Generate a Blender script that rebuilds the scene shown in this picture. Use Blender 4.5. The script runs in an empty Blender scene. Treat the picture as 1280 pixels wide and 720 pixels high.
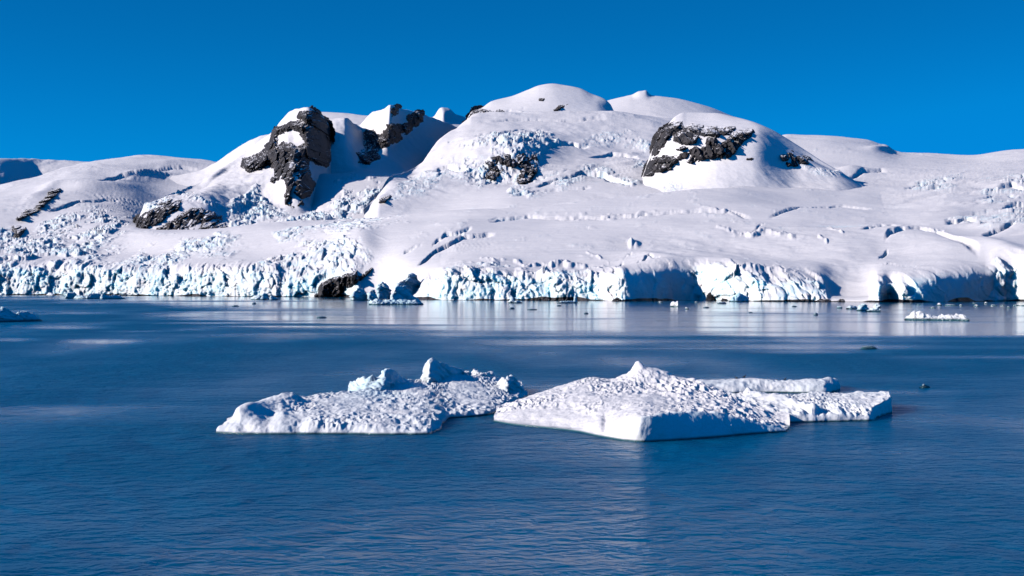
import bpy, math
import numpy as np

# ------------------------------------------------------------------ camera, sky, sun, exposure
scene = bpy.context.scene
C = scene.collection
F = 1280 * 50 / 36          # focal length in pixels of the 1280 wide photograph
HZ = 357.0                  # image row of the sea horizon
H = 15.0                    # eye height above the water (ship deck)

cam_d = bpy.data.cameras.new('camera')
cam_d.lens = 50; cam_d.sensor_width = 36
cam_d.clip_start = 1; cam_d.clip_end = 60000
cam = bpy.data.objects.new('camera', cam_d); C.objects.link(cam)
cam.location = (0, 0, H)
cam.rotation_euler = (math.radians(90) - 3 / F, 0, 0)
scene.camera = cam
scene.render.resolution_x = 1024; scene.render.resolution_y = 576

SUN_EL = math.radians(25.5)
SUN_AZ = math.radians(-106)                 # from +Y (view direction) towards +X: left and slightly behind
sdir = np.array([math.sin(SUN_AZ) * math.cos(SUN_EL), math.cos(SUN_AZ) * math.cos(SUN_EL), math.sin(SUN_EL)])

world = bpy.data.worlds.new('World'); scene.world = world
world.use_nodes = True
nt = world.node_tree; nt.nodes.clear()
out = nt.nodes.new('ShaderNodeOutputWorld')
bg = nt.nodes.new('ShaderNodeBackground'); bg.inputs['Strength'].default_value = 0.082
sky = nt.nodes.new('ShaderNodeTexSky'); sky.sky_type = 'NISHITA'; sky.sun_disc = False
sky.sun_elevation = SUN_EL; sky.sun_rotation = SUN_AZ
sky.altitude = 800; sky.air_density = 1.0; sky.dust_density = 0.0; sky.ozone_density = 3.0
tc = nt.nodes.new('ShaderNodeTexCoord')
lift = nt.nodes.new('ShaderNodeVectorMath'); lift.operation = 'ADD'; lift.inputs[1].default_value = (0, 0, 0.12)
nrm = nt.nodes.new('ShaderNodeVectorMath'); nrm.operation = 'NORMALIZE'
hsv = nt.nodes.new('ShaderNodeHueSaturation')
hsv.inputs['Hue'].default_value = 0.507; hsv.inputs['Saturation'].default_value = 1.7; hsv.inputs['Value'].default_value = 1.0
mx = nt.nodes.new('ShaderNodeVectorMath'); mx.operation = 'MAXIMUM'; mx.inputs[1].default_value = (0.004, 0.0, 0.0)
nt.links.new(tc.outputs['Generated'], lift.inputs[0]); nt.links.new(lift.outputs[0], nrm.inputs[0])
nt.links.new(nrm.outputs[0], sky.inputs['Vector']); nt.links.new(sky.outputs['Color'], hsv.inputs['Color'])
mn = nt.nodes.new('ShaderNodeVectorMath'); mn.operation = 'MINIMUM'; mn.inputs[1].default_value = (0.10, 1.75, 5.0)   # keeps the deep blue of a polarised polar sky near the sun too
nt.links.new(hsv.outputs['Color'], mx.inputs[0]); nt.links.new(mx.outputs[0], mn.inputs[0]); sepw = nt.nodes.new('ShaderNodeSeparateXYZ'); nt.links.new(tc.outputs['Generated'], sepw.inputs[0])
ramp = nt.nodes.new('ShaderNodeMapRange'); ramp.interpolation_type = 'SMOOTHSTEP'       # sky darkens upwards, as under a polariser
for i_, v_ in enumerate((0.05, 0.21, 1.04, 0.80)): ramp.inputs[i_ + 1].default_value = v_
nt.links.new(sepw.outputs['Z'], ramp.inputs[0])
dk = nt.nodes.new('ShaderNodeVectorMath'); dk.operation = 'SCALE'
nt.links.new(mn.outputs[0], dk.inputs[0]); nt.links.new(ramp.outputs[0], dk.inputs['Scale']); nt.links.new(dk.outputs[0], bg.inputs['Color'])
nt.links.new(bg.outputs[0], out.inputs['Surface'])

sun_d = bpy.data.lights.new('sun', 'SUN'); sun_d.energy = 3.4; sun_d.angle = math.radians(0.5)
sun_d.color = (1.0, 0.89, 0.815)
sun = bpy.data.objects.new('sun', sun_d); C.objects.link(sun)
from mathutils import Vector
sun.rotation_euler = Vector(-sdir).to_track_quat('-Z', 'Y').to_euler()

vs = scene.view_settings
vs.view_transform = 'Standard'; vs.look = 'None'; vs.gamma = 1; vs.use_curve_mapping = False
vs.exposure = 0.80

scene.cycles.diffuse_bounces = 0

# ------------------------------------------------------------------ numeric helpers
def hsh(*a):
    h = np.full(np.broadcast(*a).shape, 0x9E3779B9, np.uint32)
    for k, c in zip(a, (0x85EBCA6B, 0xC2B2AE35, 0x27D4EB2F, 0x165667B1)):
        h = (h ^ (np.asarray(k).astype(np.int64) & 0xFFFFFFFF).astype(np.uint32) * np.uint32(c))
        h = (h ^ (h >> np.uint32(15))) * np.uint32(0x2C1B3C6D)
        h = (h ^ (h >> np.uint32(12))) * np.uint32(0x297A2D39)
    return (h ^ (h >> np.uint32(15))).astype(np.float64) / 4294967296.0

def vnoise(x, y, z=None, seed=0):
    xi, yi = np.floor(x), np.floor(y); xf, yf = x - xi, y - yi
    q = lambda t: t * t * t * (t * (t * 6 - 15) + 10)
    u, v = q(xf), q(yf)
    if z is None:
        r = [[hsh(xi + i, yi + j, np.int64(seed)) for j in (0, 1)] for i in (0, 1)]
        return ((r[0][0] * (1 - u) + r[1][0] * u) * (1 - v) + (r[0][1] * (1 - u) + r[1][1] * u) * v) * 2 - 1
    zi = np.floor(z); w = q(z - zi); o = 0
    for k, wk in ((0, 1 - w), (1, w)):
        r = [[hsh(xi + i, yi + j, zi + k, np.int64(seed)) for j in (0, 1)] for i in (0, 1)]
        o = o + wk * ((r[0][0] * (1 - u) + r[1][0] * u) * (1 - v) + (r[0][1] * (1 - u) + r[1][1] * u) * v)
    return o * 2 - 1

def fbm(x, y, z=None, o=4, seed=0, gain=0.5):
    t, a, n = 0, 1.0, 0
    for k in range(o):
        t = t + a * vnoise(x, y, z, seed + 17 * k); n += a; a *= gain
        x, y = 1.92 * x + 0.6 * y + 3.1, 1.92 * y - 0.6 * x + 7.7
        if z is not None: z = z * 2.03 + 1.3
    return t / n

def worley(x, y, seed=0):
    xi, yi = np.floor(x), np.floor(y)
    f1 = np.full(x.shape, 9.0); f2 = f1.copy(); cid = np.zeros(x.shape)
    for i in (-1, 0, 1):
        for j in (-1, 0, 1):
            cx, cy = xi + i, yi + j
            dx = cx + hsh(cx, cy, np.int64(seed)) - x; dy = cy + hsh(cx, cy, np.int64(seed + 1)) - y
            d = dx * dx + dy * dy; r = hsh(cx, cy, np.int64(seed + 2))
            new = d < f1
            f2 = np.where(new, f1, np.minimum(f2, d)); cid = np.where(new, r, cid); f1 = np.where(new, d, f1)
    return np.sqrt(f1), np.sqrt(f2), cid

def facets(x, y, seed=0):
    """flat tilted blocks: cell id minus/plus a random plane inside each cell; returns (height, id, crack)"""
    xi, yi = np.floor(x), np.floor(y)
    f1 = np.full(x.shape, 9.0); f2 = f1.copy(); hh = np.zeros(x.shape); cid = hh.copy()
    for i in (-1, 0, 1):
        for j in (-1, 0, 1):
            cx, cy = xi + i, yi + j
            dx = x - cx - hsh(cx, cy, np.int64(seed)); dy = y - cy - hsh(cx, cy, np.int64(seed + 1))
            d = dx * dx + dy * dy; r = hsh(cx, cy, np.int64(seed + 2))
            a = hsh(cx, cy, np.int64(seed + 3)) * 2 - 1; b_ = hsh(cx, cy, np.int64(seed + 4)) * 2 - 1
            h = (r - 0.5) * 0.7 + a * dx + b_ * dy
            new = d < f1
            f2 = np.where(new, f1, np.minimum(f2, d)); hh = np.where(new, h, hh); cid = np.where(new, r, cid); f1 = np.where(new, d, f1)
    return hh, cid, 1 - sstep(0.02, 0.18, np.sqrt(f2) - np.sqrt(f1))

def sstep(a, b, x):
    t = np.clip((x - a) / (b - a), 0, 1); return t * t * (3 - 2 * t)

def pchip(xk, yk, x):
    """monotone cubic; yk may have trailing columns (n, m); x is 1-D."""
    xk = np.asarray(xk, float); yk = np.asarray(yk, float)
    one = yk.ndim == 1
    if one: yk = yk[:, None]
    h = np.diff(xk)[:, None]; d = np.diff(yk, axis=0) / h
    m = np.zeros_like(yk)
    if len(xk) > 2:
        w1 = 2 * h[1:] + h[:-1]; w2 = h[1:] + 2 * h[:-1]
        with np.errstate(divide='ignore', invalid='ignore'):
            hm = (w1 + w2) / (w1 / d[:-1] + w2 / d[1:])
        m[1:-1] = np.where(d[:-1] * d[1:] > 0, hm, 0)
    m[0] = d[0]; m[-1] = d[-1]
    m = np.nan_to_num(m)
    i = np.clip(np.searchsorted(xk, x, side='right') - 1, 0, len(xk) - 2)
    hh = h[i]; t = ((x - xk[i])[:, None]) / hh
    t = np.clip(t, 0, 1)
    r = ((2 * t**3 - 3 * t**2 + 1) * yk[i] + (t**3 - 2 * t**2 + t) * hh * m[i]
         + (-2 * t**3 + 3 * t**2) * yk[i + 1] + (t**3 - t**2) * hh * m[i + 1])
    return r[:, 0] if one else r

def blur1(a, n=1):
    for _ in range(n):
        b = np.pad(a, 1, mode='edge'); a = 0.25 * b[:-2] + 0.5 * b[1:-1] + 0.25 * b[2:]
    return a

def sdf(px, py, poly):
    """signed distance, positive inside"""
    P = np.asarray(poly, float); d = np.full(px.shape, 1e9); ins = np.zeros(px.shape, bool)
    for (ax, ay), (bx, by) in zip(P, np.roll(P, -1, 0)):
        ex, ey = bx - ax, by - ay; wx, wy = px - ax, py - ay
        t = np.clip((wx * ex + wy * ey) / (ex * ex + ey * ey + 1e-9), 0, 1)
        d = np.minimum(d, (wx - ex * t)**2 + (wy - ey * t)**2)
        c = ((ay <= py) != (by <= py))
        with np.errstate(divide='ignore', invalid='ignore'):
            ins ^= c & (px < ax + (py - ay) * ex / np.where(ey == 0, 1e-9, ey))
    d = np.sqrt(d); return np.where(ins, d, -d)

def linedist(px, py, line):
    P = np.asarray(line, float); d = np.full(px.shape, 1e9)
    for (ax, ay), (bx, by) in zip(P[:-1], P[1:]):
        ex, ey = bx - ax, by - ay; wx, wy = px - ax, py - ay
        t = np.clip((wx * ex + wy * ey) / (ex * ex + ey * ey + 1e-9), 0, 1)
        d = np.minimum(d, (wx - ex * t)**2 + (wy - ey * t)**2)
    return np.sqrt(d)

def proj(Pg):
    return 640 + F * Pg[..., 0] / Pg[..., 1], HZ - F * (Pg[..., 2] - H) / Pg[..., 1]

def pt(px, py, Y):
    return ((px - 640) / F * Y, Y, H + (HZ - py) / F * Y)

def wy(py):                      # distance of a point of the water surface
    return H * F / (py - HZ)

def zoom(pts, ox, oy, s):        # tracing helper
    return [(ox + a / s, oy + b / s) for a, b in pts]

# ------------------------------------------------------------------ mesh helpers
def tag(o, label=None, cat=None, group=None, kind=None):
    if label: o['label'] = label
    if cat: o['category'] = cat
    if group: o['group'] = group
    if kind: o['kind'] = kind
    return o

def mesh_obj(name, verts, faces, mat, attrs=None, smooth=True, origin=None):
    verts = np.asarray(verts, np.float64).reshape(-1, 3); faces = np.asarray(faces, np.int32)
    if origin is None:
        b0, b1 = verts.min(0), verts.max(0); origin = ((b0[0] + b1[0]) / 2, (b0[1] + b1[1]) / 2, max(b0[2], 0))
    origin = np.asarray(origin, float)
    me = bpy.data.meshes.new(name); n, k = faces.shape
    me.vertices.add(len(verts)); me.vertices.foreach_set('co', (verts - origin).astype(np.float32).ravel())
    me.loops.add(n * k); me.loops.foreach_set('vertex_index', faces.ravel())
    me.polygons.add(n); me.polygons.foreach_set('loop_start', np.arange(0, n * k, k, dtype=np.int32))
    me.polygons.foreach_set('use_smooth', np.full(n, smooth, bool))
    me.update(calc_edges=True)
    for an, av in (attrs or {}).items():
        a = me.attributes.new(an, 'FLOAT', 'POINT'); a.data.foreach_set('value', np.asarray(av, np.float32).ravel())
    me.materials.append(mat)
    o = bpy.data.objects.new(name, me); o.location = origin; C.objects.link(o)
    return o

def grid_faces(nr, nc, base=0):
    i = np.arange(nr - 1)[:, None] * nc + np.arange(nc - 1)[None, :]
    return (np.stack([i, i + 1, i + nc + 1, i + nc], -1).reshape(-1, 4) + base).astype(np.int32)

def normals(Pg):
    du = np.gradient(Pg, axis=1); dv = np.gradient(Pg, axis=0)
    n = np.cross(du, dv); return n / (np.linalg.norm(n, axis=-1, keepdims=True) + 1e-12)

# ------------------------------------------------------------------ materials
def new_mat(name):
    m = bpy.data.materials.new(name); m.use_nodes = True
    nd = m.node_tree.nodes; nd.clear()
    o = nd.new('ShaderNodeOutputMaterial'); b = nd.new('ShaderNodeBsdfPrincipled')
    m.node_tree.links.new(b.outputs[0], o.inputs['Surface'])
    return m, nd, m.node_tree.links, b

def N(nd, typ, **kw):
    n = nd.new(typ)
    for k, v in kw.items():
        if k in n.inputs: n.inputs[k].default_value = v
        else: setattr(n, k, v)
    return n

def math_node(nd, lk, op, a, b=None, clamp=False):
    n = nd.new('ShaderNodeMath'); n.operation = op; n.use_clamp = clamp
    for i, v in enumerate((a, b)):
        if v is None: continue
        if isinstance(v, (int, float)): n.inputs[i].default_value = v
        else: lk.new(v, n.inputs[i])
    return n.outputs[0]

def mixc(nd, lk, f, a, b):
    n = nd.new('ShaderNodeMix'); n.data_type = 'RGBA'
    for s, v in ((0, f), (6, a), (7, b)):
        if isinstance(v, (int, float)): n.inputs[s].default_value = v
        elif isinstance(v, tuple): n.inputs[s].default_value = v + (1,) if len(v) == 3 else v
        else: lk.new(v, n.inputs[s])
    return n.outputs[2]

def rng(nd, lk, v, a, b, c=0.0, d=1.0):
    n = nd.new('ShaderNodeMapRange'); n.interpolation_type = 'SMOOTHSTEP'
    lk.new(v, n.inputs[0])
    for i, x in enumerate((a, b, c, d)): n.inputs[i + 1].default_value = x
    return n.outputs[0]

ROCKCOL = ((0.012, 0.013, 0.017), (0.055, 0.052, 0.056))

def rock_colour(nd, lk, pos, scale):
    mp = N(nd, 'ShaderNodeMapping'); mp.inputs['Scale'].default_value = (scale, scale, scale * 0.35)
    lk.new(pos, mp.inputs['Vector'])
    n1 = N(nd, 'ShaderNodeTexNoise', Scale=1.0, Detail=8.0, Roughness=0.65); lk.new(mp.outputs[0], n1.inputs['Vector'])
    f = rng(nd, lk, n1.outputs[0], 0.34, 0.68)
    c = mixc(nd, lk, f, ROCKCOL[0], ROCKCOL[1])
    n2 = N(nd, 'ShaderNodeTexNoise', Scale=scale * 0.3, Detail=3.0); lk.new(pos, n2.inputs['Vector'])
    return mixc(nd, lk, rng(nd, lk, n2.outputs[0], 0.5, 0.7, 0, 0.45), c, (0.055, 0.045, 0.042)), n1.outputs[0]

def snow_mat():
    m, nd, lk, b = new_mat('glacier_snow')
    tcn = nd.new('ShaderNodeTexCoord'); pos = nd.new('ShaderNodeNewGeometry').outputs['Position']
    ice = N(nd, 'ShaderNodeAttribute', attribute_name='ice').outputs['Fac']
    rock = N(nd, 'ShaderNodeAttribute', attribute_name='rock').outputs['Fac']
    n1 = N(nd, 'ShaderNodeTexNoise', Scale=0.006, Detail=6.0, Roughness=0.6); lk.new(pos, n1.inputs['Vector'])
    base = mixc(nd, lk, n1.outputs[0], (0.69, 0.69, 0.715), (0.79, 0.79, 0.81))
    n2 = N(nd, 'ShaderNodeTexNoise', Scale=0.045, Detail=6.0, Roughness=0.65); lk.new(pos, n2.inputs['Vector'])
    fi = math_node(nd, lk, 'MULTIPLY', ice, rng(nd, lk, n2.outputs[0], 0.30, 0.62), True)
    col = mixc(nd, lk, fi, base, (0.60, 0.82, 0.89))
    n4 = N(nd, 'ShaderNodeTexNoise', Scale=0.03, Detail=5.0, Roughness=0.7); lk.new(pos, n4.inputs['Vector'])
    dirt = math_node(nd, lk, 'MULTIPLY', rng(nd, lk, n4.outputs[0], 0.58, 0.78, 0, 0.35), ice)
    col = mixc(nd, lk, dirt, col, (0.62, 0.56, 0.50))
    rc, rn = rock_colour(nd, lk, pos, 0.12)
    n5 = N(nd, 'ShaderNodeTexNoise', Scale=0.09, Detail=5.0, Roughness=0.7); lk.new(pos, n5.inputs['Vector'])
    fr = rng(nd, lk, math_node(nd, lk, 'ADD', rock, math_node(nd, lk, 'MULTIPLY', math_node(nd, lk, 'SUBTRACT', n5.outputs[0], 0.5), 1.2)), 0.42, 0.58)
    col = mixc(nd, lk, fr, col, rc)
    lk.new(col, b.inputs['Base Color'])
    b.inputs['Roughness'].default_value = 0.62; b.inputs['Specular IOR Level'].default_value = 0.25
    b.subsurface_method = 'BURLEY'
    lk.new(math_node(nd, lk, 'MULTIPLY', fi, 0.65), b.inputs['Subsurface Weight'])
    b.inputs['Subsurface Radius'].default_value = (0.35, 0.8, 1.0); b.inputs['Subsurface Scale'].default_value = 5.0
    # wind texture
    mp = N(nd, 'ShaderNodeMapping'); mp.inputs['Scale'].default_value = (0.02, 0.055, 0.055); mp.inputs['Rotation'].default_value = (0, 0, 0.35)
    lk.new(pos, mp.inputs['Vector'])
    n3 = N(nd, 'ShaderNodeTexNoise', Scale=1.0, Detail=7.0, Roughness=0.62); lk.new(mp.outputs[0], n3.inputs['Vector'])
    bp = N(nd, 'ShaderNodeBump', Strength=1.0, Distance=2.2); lk.new(n3.outputs[0], bp.inputs['Height'])
    lk.new(bp.outputs[0], b.inputs['Normal'])
    return m

def rock_mat():
    m, nd, lk, b = new_mat('dark_rock')
    g = nd.new('ShaderNodeNewGeometry'); pos = g.outputs['Position']
    rc, rn = rock_colour(nd, lk, pos, 0.06)
    sep = nd.new('ShaderNodeSeparateXYZ'); lk.new(g.outputs['Normal'], sep.inputs[0])
    n = N(nd, 'ShaderNodeTexNoise', Scale=0.05, Detail=6.0, Roughness=0.7); lk.new(pos, n.inputs['Vector'])
    up = math_node(nd, lk, 'ADD', sep.outputs['Z'], math_node(nd, lk, 'MULTIPLY', math_node(nd, lk, 'SUBTRACT', n.outputs[0], 0.5), 0.6))
    fs = rng(nd, lk, up, 0.90, 0.97)
    col = mixc(nd, lk, fs, rc, (0.84, 0.84, 0.86))
    lk.new(col, b.inputs['Base Color']); b.inputs['Roughness'].default_value = 0.8
    b.inputs['Specular IOR Level'].default_value = 0.3
    bp = N(nd, 'ShaderNodeBump', Strength=0.6, Distance=1.6); lk.new(rn, bp.inputs['Height']); lk.new(bp.outputs[0], b.inputs['Normal'])
    return m

def berg_mat(name, scale, tint, snow=(0.76, 0.765, 0.785)):
    m, nd, lk, b = new_mat(name)
    pos = nd.new('ShaderNodeNewGeometry').outputs['Position']
    ice = N(nd, 'ShaderNodeAttribute', attribute_name='ice').outputs['Fac']
    n = N(nd, 'ShaderNodeTexNoise', Scale=0.25 * scale, Detail=6.0, Roughness=0.6); lk.new(pos, n.inputs['Vector'])
    f = math_node(nd, lk, 'MULTIPLY', ice, rng(nd, lk, n.outputs[0], 0.15, 0.6), True)
    col = mixc(nd, lk, f, snow, tint)
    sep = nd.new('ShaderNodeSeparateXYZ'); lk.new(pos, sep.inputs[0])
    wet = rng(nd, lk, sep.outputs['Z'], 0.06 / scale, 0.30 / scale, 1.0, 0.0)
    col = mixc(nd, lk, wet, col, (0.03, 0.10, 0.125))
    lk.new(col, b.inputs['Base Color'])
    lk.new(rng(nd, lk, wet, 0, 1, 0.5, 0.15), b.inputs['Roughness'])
    b.inputs['Specular IOR Level'].default_value = 0.3
    n3 = N(nd, 'ShaderNodeTexNoise', Scale=2.2 * scale, Detail=6.0, Roughness=0.65); lk.new(pos, n3.inputs['Vector'])
    bp = N(nd, 'ShaderNodeBump', Strength=0.7, Distance=0.12 / scale); lk.new(n3.outputs[0], bp.inputs['Height']); lk.new(bp.outputs[0], b.inputs['Normal'])
    return m

def water_mat():
    m, nd, lk, b = new_mat('sea_water')
    pos = nd.new('ShaderNodeNewGeometry').outputs['Position']
    amp = N(nd, 'ShaderNodeAttribute', attribute_name='ripple').outputs['Fac']
    b.inputs['Base Color'].default_value = (0.0, 0.092, 0.215, 1)
    b.subsurface_method = 'BURLEY'; b.inputs['Subsurface Weight'].default_value = 1.0      # light scattered up from inside the water
    b.inputs['Subsurface Radius'].default_value = (0.4, 0.9, 1.0); b.inputs['Subsurface Scale'].default_value = 7.0
    rough = N(nd, 'ShaderNodeAttribute', attribute_name='chop').outputs['Fac']
    lk.new(rough, b.inputs['Roughness']); b.inputs['IOR'].default_value = 1.17      # weaker surface reflection, as seen through a polarising filter
    def layer(sx, sy, rot, det, ro):
        mp = N(nd, 'ShaderNodeMapping'); mp.inputs['Scale'].default_value = (sx, sy, 1); mp.inputs['Rotation'].default_value = (0, 0, rot)
        lk.new(pos, mp.inputs['Vector'])
        n = N(nd, 'ShaderNodeTexNoise', Scale=1.0, Detail=det, Roughness=ro, Distortion=0.6); lk.new(mp.outputs[0], n.inputs['Vector'])
        return n.outputs[0]
    h = math_node(nd, lk, 'ADD', math_node(nd, lk, 'MULTIPLY', layer(0.80, 0.95, 0.15, 3.0, 0.5), 0.80), math_node(nd, lk, 'MULTIPLY', layer(0.24, 0.32, -0.22, 3.0, 0.5), 1.7))
    h = math_node(nd, lk, 'ADD', h, math_node(nd, lk, 'MULTIPLY', layer(3.0, 2.6, 0.4, 2.0, 0.5), 0.07))
    h = math_node(nd, lk, 'MULTIPLY', h, amp)
    bp = N(nd, 'ShaderNodeBump', Strength=1.0, Distance=1.0); lk.new(h, bp.inputs['Height']); lk.new(bp.outputs[0], b.inputs['Normal'])
    return m

SNOW = snow_mat(); ROCK = rock_mat(); WATER = water_mat()
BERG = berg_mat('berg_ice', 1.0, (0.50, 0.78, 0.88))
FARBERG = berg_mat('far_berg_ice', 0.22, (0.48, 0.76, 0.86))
DARKBERG = berg_mat('clear_and_shaded_ice', 0.5, (0.10, 0.20, 0.26), (0.42, 0.50, 0.55))  # flat floes: shade put into the colour; lone lump: dark clear ice

# ------------------------------------------------------------------ terrain layers
def cv(knots, x):
    if isinstance(knots, (int, float)): return np.full(x.shape, float(knots))
    k = np.asarray(knots, float); return pchip(k[:, 0], k[:, 1], np.clip(x, k[0, 0], k[-1, 0]))

class Layer:
    """A slope given by depth curves: each curve is (rows by column, distance by column), front to back."""
    def __init__(s, px0, px1, step, curves, back=((150, -25), (600, -180)), dense=0.85, smooth_from=None):
        s.sea = smooth_from is not None
        s.px = np.arange(px0, px1 + step, step); nc = len(s.px)
        Ys, Zs = [], []
        for rows, dist in curves:
            Y = cv(dist, s.px)
            Z = np.zeros(nc) if rows == 'water' else (np.full(nc, -6.0) if rows == 'deep' else H + (HZ - cv(rows, s.px)) / F * Y)
            Ys.append(Y); Zs.append(Z)
        for i in range(1, len(Ys)): Ys[i] = np.maximum(Ys[i], Ys[i - 1] + 1.0)
        s.ncrest = len(Ys) - 1
        for dy, dz in back:
            Ys.append(Ys[s.ncrest] + dy); Zs.append(Zs[s.ncrest] + dz)
        Y, Z = np.array(Ys), np.array(Zs)
        L = np.hypot(np.diff(Y, axis=0), np.diff(Z, axis=0)).mean(1)
        sk = np.concatenate([[0], np.cumsum(np.sqrt(L) * 3 + 1)])
        py = HZ - F * (Z - H) / Y
        ss = []
        for i in range(len(sk) - 1):
            if i >= s.ncrest: n = 14
            else: n = int(np.clip(np.percentile(np.abs(py[i + 1] - py[i]), 85) / dense, 6, 90))
            ss.append(sk[i] + (sk[i + 1] - sk[i]) * np.arange(n) / n)
        ss.append([sk[-1]]); s.s = np.concatenate(ss); s.sk = sk
        Yg = pchip(sk, Y, s.s); Zg = pchip(sk, Z, s.s)
        cidx = np.interp(s.s, sk, np.arange(len(sk)))[:, None]
        if smooth_from is not None:
            w = sstep(smooth_from, smooth_from + 0.7, cidx); k = np.hanning(int(45 / step) | 1); k /= k.sum(); q = len(k) // 2
            sm = lambda a: np.array([np.convolve(np.pad(r_, q, mode='edge'), k, 'valid') for r_ in a])
            Yg = Yg * (1 - w) + sm(Yg) * w; Zg = Zg * (1 - w) + sm(Zg) * w
        s.P = np.stack([(s.px[None] - 640) / F * Yg, Yg, Zg], -1)
        s.base = s.P.copy()
        s.nr, s.nc = Yg.shape
        s.qx, s.qy = proj(s.base)
        s.ci = np.interp(s.s, sk, np.arange(len(sk)))[:, None] * np.ones((1, nc))     # curve index
        s.ice = np.zeros((s.nr, nc)); s.rock = np.zeros((s.nr, nc))
        s.b = np.cumsum(np.concatenate([np.zeros((1, nc)), np.hypot(np.diff(Yg, axis=0), np.diff(Zg, axis=0))]), 0)
    def undulate(s, amp, wl, seed=0, o=4):
        x, y = s.P[..., 0] / wl, s.P[..., 1] / wl
        s.P[..., 2] += amp * fbm(x, y, o=o, seed=seed) * sstep(1.5, 2.2, s.ci + (0 if s.sk is None else 0))
    def sastrugi(s, amp, seed=0):
        x, y = s.P[..., 0], s.P[..., 1]; m = sstep(2.0, 2.5, s.ci) if s.sea else 1.0
        pat = np.clip(0.5 + 1.2 * fbm(x / 260, y / 420, seed=seed + 4, o=3), 0, 1.3)
        s.P[..., 2] += m * amp * (1.0 * fbm((x + 0.4 * y) / 42, (y - 0.3 * x) / 120, seed=seed, o=5, gain=0.55) + 0.5 * (1 - 2 * np.abs(fbm((x - 0.2 * y) / 70, y / 110, seed=seed + 1, o=4)))) * pat
    def sharpen(s, A_, w):
        yc = np.interp(s.px, s.px, [np.interp(s.sk[s.ncrest], s.s, s.base[:, j, 1]) for j in range(s.nc)])[None]
        s.P[..., 2] += A_ * (np.exp(-np.abs(s.base[..., 1] - yc) / w) - 1) * sstep(s.ncrest - 2.0, s.ncrest - 0.8, s.ci)
    def flow(s, mask, amp, wl, ang, seed):
        x, y = s.P[..., 0], s.P[..., 1]; ca, sa = math.cos(ang), math.sin(ang)
        u, v = (x * ca + y * sa), (-x * sa + y * ca); v = v + 40 * fbm(u / 220, v / 220, seed=seed + 1, o=2)
        rdg = 1 - 2 * np.abs(fbm(u / (wl * 7), v / wl, seed=seed, o=4, gain=0.55)); m = mask * sstep(-0.3, 0.3, fbm(x / 150, y / 300, seed=seed + 2, o=3))
        s.P[..., 2] += amp * m * rdg; s.ice = np.maximum(s.ice, 0.5 * m * sstep(-0.1, -0.5, rdg))
    def serac(s, mask, amp, wx, wb, seed, ice=0.8):
        x = s.P[..., 0]; bb = s.b; amp = amp * 0.38; wx = wx * 0.68; wb = wb * 0.74
        wxp = x + 0.9 * wx * fbm(x / wx / 2.2, bb / wb / 2.2, seed=seed + 5, o=3); wbp = bb + 0.9 * wb * fbm(x / wx / 2.2 + 9, bb / wb / 2.2, seed=seed + 6, o=3)
        f1, f2, c = worley(wxp / wx / 1.5, wbp / wb / 1.5, seed)
        g1, g2, c2 = worley(wxp / wx * 1.5 + 4, wbp / wb * 1.5, seed + 9)
        crack = 1 - sstep(0.02, 0.2, f2 - f1)
        rid = 1 - 2 * np.abs(fbm(wxp / wx / 2.4, wbp / wb / 1.1, seed=seed + 8, o=4, gain=0.6))
        big = fbm(x / wx / 5, bb / wb / 5, seed=seed + 3, o=4)
        fh, fc, fk = facets(wxp / wx / 2.6, wbp / wb / 2.2, seed + 20); fh2, _, _ = facets(x / wx / 0.9, bb / wb / 0.8, seed + 30)
        h = 1.0 * fh + 0.55 * fh2 + 0.35 * c * (0.5 + big + 0.4) + 0.5 * rid - 0.3 * crack * sstep(-0.2, 0.3, big) + 0.7 * big + 0.2
        mm = sstep(0.2, 0.8, mask + 0.5 * fbm(x / wx / 3.5, bb / wb / 3.5, seed=seed + 2, o=4)) * sstep(-0.38, 0.12, big + 0.25 * fbm(x / wx, bb / wb, seed=seed + 4, o=2))
        s.P[..., 2] += mm * amp * (h - 0.3)
        s.P[..., 1] -= mm * amp * 0.6 * (c2 - 0.5)
        s.ice = np.maximum(s.ice, np.clip(mm * ice * (0.05 + 0.7 * crack + 0.3 * c + 0.6 * big), 0, 1))
    def poly(s, poly, soft=6):
        return np.clip(0.5 + sdf(s.qx, s.qy, poly) / (2 * soft), 0, 1)
    def bump(s, cx, cy, rx, ry, amp, ang=0.0, pw=1.0):
        ca, sa = math.cos(ang), math.sin(ang); dx, dy = s.qx - cx, s.qy - cy
        u, v = (dx * ca + dy * sa) / rx, (-dx * sa + dy * ca) / ry
        s.P[..., 2] += amp * np.exp(-(u * u + v * v)**pw)
    def line(s, line, w, amp, ice=0.0, jag=1.0, seed=1):
        jx = jag * fbm(s.qx / 9, s.qy / 6, seed=seed, o=2); jy = jag * fbm(s.qx / 9, s.qy / 6, seed=seed + 50, o=2)
        d = linedist(s.qx + jx, s.qy + jy, line); k = np.exp(-(d / w)**2); t = np.clip((s.qx - line[0][0]) / (line[-1][0] - line[0][0] + 1e-6), 0, 1); k = k * (4 * t * (1 - t))**0.6
        k = k * np.clip(0.7 + 1.6 * fbm(s.qx / 9, s.qy / 9, seed=seed + 3, o=3), 0, 1.4)
        s.P[..., 2] += amp * k; s.ice = np.maximum(s.ice, ice * k)
    def scarp(s, line, w, amp, seed=1, jag=1.5):
        """one-sided step: ground drops on the lower (near) side of the line, fading out below it"""
        L = np.asarray(line, float)
        jy = jag * fbm(s.qx / 11, s.qy / 11, seed=seed, o=3)
        yl = np.interp(s.qx, L[:, 0], L[:, 1]) + jy; d = s.qy - yl
        ends = sstep(L[0, 0], L[0, 0] + 12, s.qx) * (1 - sstep(L[-1, 0] - 12, L[-1, 0], s.qx))
        s.P[..., 2] -= amp * ends * sstep(0, 1.2, d) * (1 - sstep(w * 0.3, w, d))
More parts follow.
